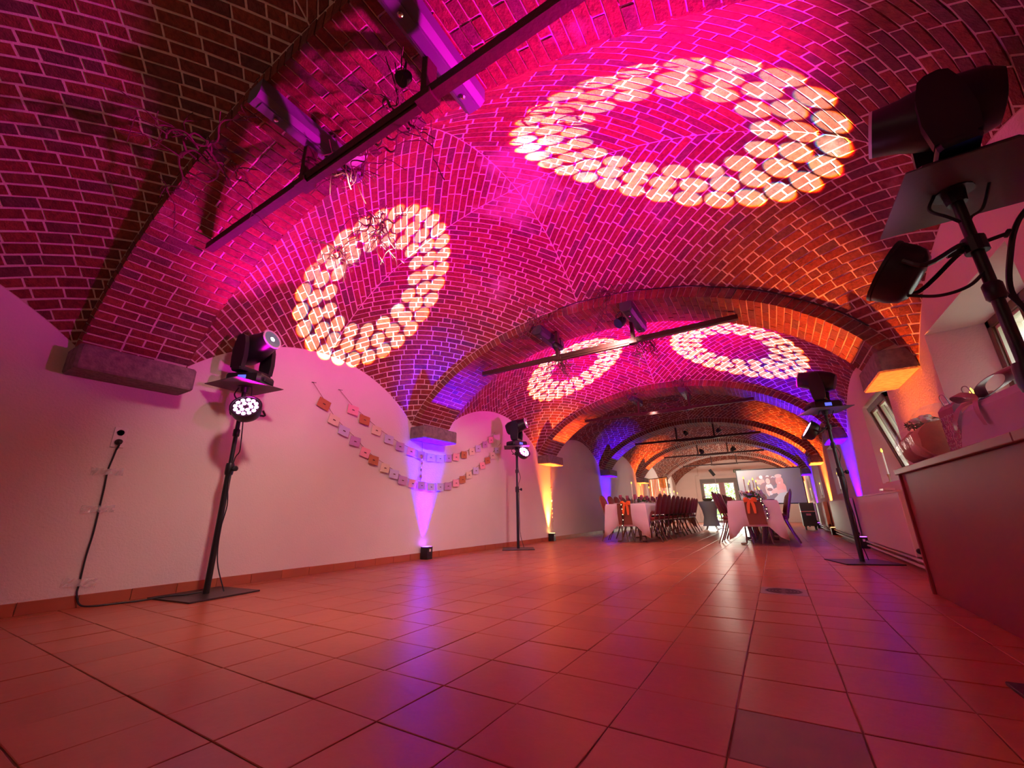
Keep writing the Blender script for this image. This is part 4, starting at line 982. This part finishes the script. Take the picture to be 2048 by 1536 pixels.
# ------------------------------------------------------------------ dining tables, chairs, settings
YT0, YT1, TZ = 7.0, 12.75, .75
def dining_table(xc, w, label, clabel):
    t = thing('dining_table', label, 'table', (xc, (YT0 + YT1) / 2, 0), group=None); L = (YT1 - YT0) / 2
    n = 3
    for k in range(n):
        a, b = -L + 2 * L * k / n, -L + 2 * L * (k + 1) / n
        MB().box(-w / 2 + .01, w / 2 - .01, a + .01, b - .003, TZ - .035, TZ - .006, .004).build('tabletop', M['wood_pale'], t)
        for y in (a + .28, b - .28):
            for s in (-1, 1):
                MB().tube(bez([(s * .20, y, TZ - .04), (s * .19, y, .40), (s * .20, y, .06), (s * .23, y, .015), (s * .30, y, .012)], 4), .013, 8).build('leg', M['bronze'], t, True)
            MB().tube([(-.19, y, .40), (.19, y, .40)], .010, 6).build('crossbar', M['bronze'], t)
    # cloth: top and hanging edge, long points at the corners
    rr = random.Random(int(xc * 10)); P = []; hx, hy = w / 2 + .004, L + .004
    def edge(ax, ay, bx, by, n, base): 
        for i in range(n):
            k = i / n; x, y = ax + (bx - ax) * k, ay + (by - ay) * k
            P.append((x, y))
    edge(-hx, -hy, hx, -hy, 16, 0); edge(hx, -hy, hx, hy, 46, 0); edge(hx, hy, -hx, hy, 16, 0); edge(-hx, hy, -hx, -hy, 46, 0)
    def hang(x, y):
        dc = min(abs(abs(x) - hx) + abs(abs(y) - hy), 9)
        end = abs(abs(y) - hy) < .01; base = .44 if end else .215
        k = max(0., 1 - dc / .19) if end else math.exp(-(dc / .16) ** 1.3)
        return base + (.66 - base) * k, k
    rows = [[(x, y, TZ) for x, y in P]]
    for f_ in (.08, .3, .6, 1.0):
        r_ = []
        for i, (x, y) in enumerate(P):
            h, k = hang(x, y); ox = (x / hx if abs(abs(x) - hx) < .01 else 0); oy = (y / hy if abs(abs(y) - hy) < .01 else 0)
            fl = (.012 + .05 * f_ * k + .012 * f_ * math.sin(i * 2.1)); r_.append((x + ox * fl, y + oy * fl, TZ - h * f_ + (.0 if f_ < .05 else 0)))
        rows.append(r_)
    mb = MB(); n = len(P); vs = [p for r_ in rows for p in r_]; fs = [(j * n + i, j * n + (i + 1) % n, (j + 1) * n + (i + 1) % n, (j + 1) * n + i) for j in range(4) for i in range(n)]
    fs.append(tuple(range(n))); mb.add(vs, fs)
    o = mb.build('tablecloth', M['cloth'], None, True); o.location = (xc, (YT0 + YT1) / 2, 0); tag(o, clabel, 'tablecloth', 'white cloths on the dining tables')
    m = o.modifiers.new('thickness', 'SOLIDIFY'); m.thickness = .002
    return t
XTL, XTR = -2.41, -.13
dining_table(XTL, .80, 'long left dining table covered by a white cloth', 'white cloth hanging in points on the left dining table')
dining_table(XTR, .76, 'long right dining table covered by a white cloth', 'white cloth hanging in points on the right dining table')
for xc, lab, s in ((XTL - .02, 'brown tulle runner over the end of the left table', 1), (XTR + .02, 'brown tulle runner over the end of the right table', -1)):
    mb = MB(); w = .14; z = TZ + .004; y0 = YT0 - .026
    mb.loft([[(-w, 0, z), (w, 0, z), (w, 0, z + .002), (-w, 0, z + .002)], [(-w, YT1 - YT0 - .1, z), (w, YT1 - YT0 - .1, z), (w, YT1 - YT0 - .1, z + .002), (-w, YT1 - YT0 - .1, z + .002)]])
    mb.loft([[(-w, 0, z + .002), (w, 0, z + .002), (w, .0, z), (-w, .0, z)], [(-w, -.02, z - .2), (w, -.02, z - .2), (w, -.018, z - .2), (-w, -.018, z - .2)], [(-w + .02, -.035, z - .41), (w + .02, -.035, z - .41), (w + .02, -.033, z - .41), (-w + .02, -.033, z - .41)]])
    o = mb.build('table_runner', M['runner']); o.location = (xc, y0, 0); tag(o, lab, 'runner', 'tulle table runners')
    # bow
    t = thing('ribbon_bow', ('orange ribbon bow at the end of the left table', 'orange ribbon bow at the end of the right table')[s < 0], 'bow', (xc + (.05 if s > 0 else -.04), y0 - .035, TZ - .0), group='orange bows on the table ends')
    mb = MB(); W3 = (0, .3, 1)
    ribbon(mb, [(0, 0, 0), (-.05, -.02, .03), (-.10, -.01, .02), (-.09, 0, -.01), (0, 0, 0)], .022, W3); ribbon(mb, [(0, 0, 0), (.05, -.02, .03), (.10, -.01, .02), (.09, 0, -.01), (0, 0, 0)], .022, W3); mb.ball((0, -.005, 0), .018, 8, 5)
    mb.build('loops', M['ribbon_orange'], t, True)
    for sx in (-1, 1):
        mb = MB(); ribbon(mb, [(sx * .01, -.005, 0), (sx * .035, -.02, -.06), (sx * .045, -.03, -.13), (sx * .05, -.045, -.22)], .026, (1, 0, 0)); mb.build('tail', M['ribbon_orange'], t, True)
    # leafy garland with fairy lights
    gx = -.03 if s > 0 else .12
    t = thing('fairy_light_garland', ('dark leafy fairy light garland hanging off the left table', 'dark leafy fairy light garland hanging off the right table')[s < 0], 'garland', (xc + gx, y0 - .03, TZ), group='fairy light garlands on the tables')
    L_ = .42 if s > 0 else .30
    path = bez([(0, .25, .02), (0, .05, .03), (0, -.02, -.02), (.012 * (1 if s > 0 else 5), -.035, -L_ * .5), (.01 if s > 0 else .06, -.05, -L_)], 6)
    MB().tube(path, .004, 5).build('wire', M['garland_leaf'], t)
    lv = MB(); rr = random.Random(3 + s)
    for p in path:
        for _ in range(7):
            c = p + Vector((rr.gauss(0, .012), rr.gauss(0, .006) - .004, rr.gauss(0, .01))); a = Vector((rr.gauss(0, 1), rr.gauss(0, .4), rr.gauss(0, 1))).normalized() * .016; b = a.orthogonal().normalized() * .006
            lv.add([c - a, c + b, c + a, c - b], [(0, 1, 2, 3)])
    tag(lv.build('foliage', M['garland_leaf'], t), kind='stuff')
    for p in path[3::3]: MB().ball(p + Vector((rr.gauss(0, .008), -.014, 0)), .0065, 8, 5).build('bulb', M['fairy'], t)

def make_chair(label):
    t = thing('banquet_chair', label, 'chair')
    MB().box(-.20, .22, -.21, .21, .425, .48, .025).build('seat', M['burgundy'], t, True)
    n = 14; out = []
    for i in range(n + 1):
        a = PI * i / n; out.append((.20 * math.cos(a), .80 + .13 * math.sin(a)))
    out = [(.17, .53)] + out + [(-.17, .53)]
    sh = lambda z: -.215 - (z - .50) * .27
    mb = MB(); mb.loft([[(sh(z) + d, y * k, .53 + (z - .53) * (1 if k == 1 else k)) for y, z in out] for d, k in ((-.016, .95), (-.012, 1), (.012, 1), (.020, .93))])
    mb.build('backrest', M['burgundy'], t, True)
    fr = [(-.205, .20 * .9, .43), (sh(.55), .185, .55), (sh(.80), .212, .80)] + [(sh(.80 + .15 * math.sin(a)), .212 * math.cos(a), .80 + .14 * math.sin(a)) for a in [PI * k / 8 for k in range(1, 8)]] + [(sh(.80), -.212, .80), (sh(.55), -.185, .55), (-.205, -.18, .43)]
    MB().tube(fr, .010, 6).build('back_frame', M['bronze'], t, True)
    MB().box(-.20, .20, -.195, .195, .405, .426).build('seat_frame', M['bronze'], t)
    for s in (-1, 1):
        MB().tube([(.17, s * .185, .42), (.235, s * .20, .006)], .011, 6).build('leg', M['bronze'], t, True)
        MB().tube([(-.17, s * .185, .42), (-.24, s * .195, .20), (-.325, s * .205, .006)], .011, 6).build('leg', M['bronze'], t, True)
    return t
SIDES = (('left side of the left dining table', XTL - .40 + .10, 0), ('right side of the left dining table', XTL + .40 - .11, PI),
         ('left side of the right dining table', XTR - .38 + .05, 0), ('right side of the right dining table', XTR + .38 - .08, PI))
proto = None
for lab, cx, rz in SIDES:
    for k in range(11):
        y = 7.42 + k * .495 + R.uniform(-.015, .015)
        l = '%s burgundy chair from the near end, %s' % (ORD[k], lab) if k else 'nearest burgundy banquet chair on the %s' % lab
        if proto is None: proto = make_chair(l); c = proto; c.location = (cx, y, 0); c.rotation_euler = (0, 0, rz); c['group'] = 'chairs along the dining tables'
        else: c = dup(proto, (cx + R.uniform(-.015, .015), y, 0), rz + R.uniform(-.05, .05), l, 'chairs along the dining tables')

def plate_geo(name, loc, label, grp):
    return tag(MB().lathe([(.05, 0), (.08, .004), (.135, .016), (.138, .020), (.08, .010), (.0, .008)], n=16).build(name, M['china'], None, True), label, 'plate', grp)
def goblet(loc, m, label, grp):
    t = thing('wine_glass', label, 'glass', loc, group=grp)
    MB().lathe([(.034, 0), (.030, .003), (.005, .008), (.004, .08)], n=12).build('stem', M['wine_glass'], t, True)
    MB().lathe([(.005, .08), (.026, .095), (.037, .125), (.036, .16), (.031, .185), (.029, .185), (.034, .15), (.03, .12), (.004, .092)], n=14).build('bowl', M[m], t, True)
    return t
pp = plate_geo('dinner_plate', None, '', 'plates on the dining tables'); gl = goblet((0, 0, 0), 'purple_glass', '', 'glasses on the left table'); gr = goblet((0, 0, 0), 'wine_glass', '', 'glasses on the right table')
first = {}
for ti, (xc, w) in enumerate(((XTL, .40), (XTR, .38))):
    tn = ('left', 'right')[ti]
    for s in (-1, 1):
        sn = ('left', 'right')[s > 0]
        for k in range(11):
            y = 7.42 + k * .495
            src = pp; lab = '%s white plate from the near end, %s edge of the %s table' % (ORD[k], sn, tn)
            o = src if 'p' not in first else src.copy()
            if 'p' in first: COL.objects.link(o)
            first['p'] = 1; o.location = (xc + s * (w - .16), y, TZ + .0005); o['label'] = lab; o['group'] = 'plates along the %s edge of the %s table' % (sn, tn)
            src = gl if ti == 0 else gr; key = 'g%d' % ti; loc = (xc + s * .155, y - .17, TZ + .007 - .0065)
            lab = '%s %s from the near end, %s edge of the %s table' % (ORD[k], 'dark rose wine glass' if ti == 0 else 'clear wine glass', sn, tn); grp = 'glasses along the %s edge of the %s table' % (sn, tn)
            if key not in first: first[key] = 1; src.location = loc; src['label'] = lab; src['group'] = grp
            else: dup(src, loc, 0, lab, grp)
ZR = TZ + .0065
def table_candle(x, y, ztop, label, grp): taper((x, y, ZR), ztop - ZR, label, grp, holder=.09, base_r=.035)
for i, (x, y, z) in enumerate(((-.222, 7.6, 1.203), (-.083, 8.0, 1.197), (-.177, 8.8, 1.202), (-.232, 9.55, 1.188), (-.065, 9.2, 1.218), (-.205, 8.4, .973), (-.13, 9.9, 1.085), (-.078, 10.3, 1.127), (-.065, 10.9, 1.115))):
    table_candle(x, y, z, '%s LED taper from the near end of the right table' % ORD[sorted((7.6, 8.0, 8.8, 9.55, 9.2, 8.4, 9.9, 10.3, 10.9)).index(y)], 'LED tapers on the right table')
for i, (x, y, z) in enumerate(((-2.50, 7.95, 1.24), (-2.50, 8.7, 1.232), (-2.47, 9.4, 1.2), (-2.36, 10.1, 1.154), (-2.40, 10.8, 1.129), (-2.36, 11.4, 1.149), (-2.36, 12.0, 1.177), (-2.36, 12.5, 1.149))):
    table_candle(x, y, z, '%s LED taper from the near end of the left table' % ORD[i], 'LED tapers on the left table')
def flowers(x, y, seed, label, mats_, n, spread=.16):
    t = thing('flower_arrangement', label, 'flowers', (x, y, ZR)); rr = random.Random(seed)
    MB().lathe([(.05, 0), (.06, .01), (.055, .05), (.045, .055), (.0, .05)], n=14).build('bowl', M['china'], t, True)
    lv = MB()
    for _ in range(110):
        c = Vector((rr.gauss(0, spread * .4), rr.gauss(0, spread * .6), rr.uniform(.04, .15))); a = Vector((rr.gauss(0, 1), rr.gauss(0, 1), rr.gauss(0, 1))).normalized() * .03; b = a.orthogonal().normalized() * .01
        lv.add([c - a, c + b, c + a, c - b], [(0, 1, 2, 3)])
    tag(lv.build('foliage', M['leaf'], t), kind='stuff')
    for k in range(n):
        c = Vector((rr.gauss(0, spread * .42), rr.gauss(0, spread * .6), rr.uniform(.07, .17))); mb = MB(); r = rr.uniform(.016, .03)
        for q_ in range(7):
            a = 2 * PI * q_ / 7; mb.ball((c.x + r * .7 * math.cos(a), c.y + r * .7 * math.sin(a), c.z), r * .5, 6, 4, 1, 1, .7)
        mb.ball((c.x, c.y, c.z + r * .3), r * .6, 6, 4); mb.build('bloom', M[mats_[k % len(mats_)]], t)
        MB().tube([(c.x, c.y, c.z), (c.x * .3, c.y * .3, .04)], .002, 4).build('stem', M['leaf'], t)
flowers(-.13, 7.28, 1, 'mixed flowers behind the orange bow on the right table', ['petal_red', 'petal_white', 'petal_blue', 'petal_pink'], 15)
flowers(-.13, 9.0 - .62, 2, 'second flower bowl along the right table', ['petal_red', 'petal_pink'], 9)
flowers(-2.41, 8.35, 3, 'red and pink flowers on the left table, nearest bowl', ['petal_red', 'petal_pink'], 12)
flowers(-2.41, 10.45, 4, 'second flower bowl along the left table', ['petal_red', 'petal_pink'], 9)

# ------------------------------------------------------------------ far end of the hall
# high table with stretch cover
t = thing('cocktail_table', 'high round table in grey stretch cover between the dining tables', 'table', (-1.60, 13.3, 0))
MB().lathe([(.30, .845), (.30, .865), (.0, .866)], n=22).build('tabletop', M['china'], t, True)
MB().lathe([(.305, .868), (.305, .85), (.22, .6), (.19, .4), (.24, .15), (.26, .12)], n=22, cap=False).build('stretch_cover', M['grey_cloth'], t, True)
for k in range(4):
    a = PI / 4 + k * PI / 2; MB().tube([(.03 * math.cos(a), .03 * math.sin(a), .35), (.22 * math.cos(a), .22 * math.sin(a), .02), (.27 * math.cos(a), .27 * math.sin(a), .008)], .014, 8).build('leg', M['white_metal'], t)
t = thing('basket', 'dark basket with an arched handle on the grey high table', 'basket', (-1.60, 13.25, .868))
MB().lathe([(.10, 0), (.15, .06), (.155, .085), (.145, .085), (.12, .03)], n=18).build('bowl', M['garland_leaf'], t, True)
MB().tube([(.145 * math.cos(a), 0, .08 + .08 * math.sin(a)) for a in [PI * k / 10 for k in range(11)]], .008, 6).build('handle', M['garland_leaf'], t)
for k in range(5): MB().ball((-.09 + k * .045, -.10 + .03 * abs(k - 2) * .5, .09), .016, 8, 5).build('ornament_ball', M['brass'], t)
t = thing('lamp_pole', 'slim pale pole with a dark slanted panel at its top, before the garden door', 'lamp', (-1.38, 14.2, 0), rz=.3)
MB().lathe([(.16, 0), (.16, .012), (.02, .02)], n=18).build('base', M['white_metal'], t)
MB().tube([(0, 0, .01), (0, 0, 1.62), (-.03, 0, 1.74)], .012, 8).build('pole', M['white_metal'], t)
mb = MB(); mb.X = Matrix.Translation((-.07, 0, 1.83)) @ Matrix.Rotation(-.55, 4, 'Y'); mb.box(-.05, .05, -.03, .03, -.12, .12, .008); mb.build('panel', M['case'], t)
# flight case on castors
t = thing('flight_case', 'dark flight case on castors beside the right radiators', 'case', (1.0, 13.8, 0))
MB().box(-.17, .17, -.25, .25, .11, .76, .01).build('body', M['case'], t)
MB().box(-.175, .175, -.255, .255, .50, .53, .004).build('edge_band', M['chrome'], t)
for x in (-.12, .12):
    for y in (-.19, .19):
        MB().lathe([(.045, -.015), (.05, -.01), (.05, .01), (.045, .015)], (x, y, .05), (1, 0, 0), 14).box(x - .02, x + .02, y - .02, y + .02, .085, .115).build('castor', M['black_rough'], t)
MB().box(-.06, .06, -.262, -.254, .40, .46, .003).build('handle', M['chrome'], t)
# screen
t = thing('projection_screen', 'wide projection screen in a black frame showing two smiling people', 'screen', (.18, 16.5, 0)); w, z0, z1 = 1.02, .80, 2.02
MB().box(-w, w, -.004, .004, z0, z1).build('screen_cloth', M['screen'], t)
for nm, b in (('frame_bar', (-w - .02, w + .02, z1, z1 + .03)), ('frame_bar', (-w - .02, w + .02, z0 - .03, z0)), ('frame_bar', (-w - .03, -w, z0 - .03, z1 + .03)), ('frame_bar', (w, w + .03, z0 - .03, z1 + .03))):
    MB().box(b[0], b[1], -.015, .015, b[2], b[3], .003).build(nm, M['black'], t)
for s in (-1, 1):
    MB().tube([(s * (w - .1), 0, z0 - .02), (s * (w - .1), 0, .02)], .014, 8).build('leg', M['black'], t); MB().box(s * (w - .1) - .02, s * (w - .1) + .02, -.3, .3, 0, .02).build('foot', M['black'], t)
def disc(mb, cx, cz, rx, rz_, y, n=18, rot=0):
    vs = [(cx + rx * math.cos(a) * math.cos(rot) - rz_ * math.sin(a) * math.sin(rot), y, cz + rx * math.cos(a) * math.sin(rot) + rz_ * math.sin(a) * math.cos(rot)) for a in [2 * PI * k / n for k in range(n)]]
    return mb.add(vs, [tuple(range(n))])
S_ = lambda px, py: ((px - 370) / (1910 - 370) * 2 * w - w, z1 - (py - 490) / (1230 - 490) * (z1 - z0))
mb = MB(); yy = -.0045
def dd(px, py, rx, ry, m, rot=0):
    global yy
    yy -= .0002; cx, cz = S_(px, py); mb.cur = m; disc(mb, cx, cz, rx / 1540 * 2 * w, ry / 740 * (z1 - z0), yy, rot=rot)
# materials: 0 skin, 1 pale skin, 2 dark, 3 grey, 4 pale dress
for i, (a, b) in enumerate(((880, 680), (960, 660), (1040, 660), (1120, 665), (1190, 670), (1240, 690))): dd(a, b, 46, 38, 4 if i % 2 else 2)
for a, b in ((860, 760), (980, 760), (930, 770)): dd(a, b, 50, 55, 0)
dd(1240, 760, 70, 90, 2); dd(1020, 900, 130, 120, 2); dd(1430, 930, 80, 130, 1)
dd(1115, 930, 95, 130, 4); dd(1060, 970, 35, 110, 1, .15); dd(1120, 935, 70, 35, 2)
dd(1260, 960, 130, 50, 1, .5); dd(1400, 900, 110, 110, 0); dd(1390, 1010, 120, 70, 1)
dd(1108, 740, 72, 88, 2); dd(1108, 755, 52, 66, 1); dd(1380, 760, 90, 105, 0); dd(1370, 650, 85, 40, 1, .1)
dd(1085, 745, 8, 5, 2); dd(1128, 745, 8, 5, 2); dd(1108, 785, 18, 6, 4); dd(1340, 750, 9, 6, 2); dd(1400, 745, 9, 6, 2); dd(1375, 800, 26, 9, 4)
mb.build('projected_picture', [M['skin_pic'], M['skin_pale'], M['hair_pic'], M['grey_pic'], M['dress_pic']], t)
mb = MB(); a_, b_, c_, d_ = S_(1080, 1215), S_(1330, 1020), S_(1520, 990), S_(1430, 1225)
mb.add([(p[0], -.0100, p[1]) for p in (a_, b_, c_, d_)], [(0, 1, 2, 3)]); mb.build('pale_corner', M['screen_tri'], t)
# golden fringe curtain
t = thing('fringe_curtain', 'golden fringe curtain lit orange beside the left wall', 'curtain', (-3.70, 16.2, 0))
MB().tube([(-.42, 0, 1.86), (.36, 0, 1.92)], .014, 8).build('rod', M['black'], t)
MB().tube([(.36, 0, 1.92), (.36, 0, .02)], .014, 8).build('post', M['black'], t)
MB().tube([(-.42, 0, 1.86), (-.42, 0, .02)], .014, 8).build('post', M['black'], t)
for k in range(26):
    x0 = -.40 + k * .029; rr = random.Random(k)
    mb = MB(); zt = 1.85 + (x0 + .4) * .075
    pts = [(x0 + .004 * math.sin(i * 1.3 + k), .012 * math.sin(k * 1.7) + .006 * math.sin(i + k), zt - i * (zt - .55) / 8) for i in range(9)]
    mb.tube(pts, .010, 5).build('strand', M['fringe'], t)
for k in range(3):
    MB().tube([(-.3 + k * .3, -.03, 1.84), (-.29 + k * .3, -.035, 1.2), (-.3 + k * .3, -.03, .7)], .004, 5).build('fairy_string', M['fairy'], t)
# emergency exit sign, light strip, wall pipe
t = thing('exit_sign', 'small green emergency exit sign above the projection screen', 'sign', (-1.12, YEND - .04, 2.48))
MB().box(-.18, .18, -.02, .02, -.07, .07, .006).build('body', M['exit_green'], t)
mb = MB(); y = -.0215
mb.box(-.14, -.10, y, y + .0015, -.045, .045); mb.box(.03, .11, y, y + .0015, -.008, .008)
mb.add([(.11, y, .03), (.11, y, -.03), (.15, y, 0)], [(0, 1, 2)])
disc(mb, -.04, .035, .012, .012, y - .0005); mb.box(-.055, -.030, y, y + .0015, -.01, .022); mb.box(-.075, -.045, y, y + .0015, -.035, -.02); mb.box(-.035, -.022, y, y + .0015, -.045, -.01)
mb.build('pictogram', M['exit_white'], t)
tag(MB().box(-2.9, -.9, YEND - .05, YEND - .005, 2.26, 2.30, .004).build('cable_trunking', M['radiator']), 'white cable trunking above the garden door', 'trunking')
tag(MB().tube(bez([(-3.0, YEND - .03, 2.9), (-3.0, YEND - .03, 2.35), (-3.15, YEND - .03, 2.2), (-3.15, YEND - .03, .1)], 5), .02, 8).build('wall_pipe', M['radiator'], None, True), 'white pipe running down left of the garden door', 'pipe')
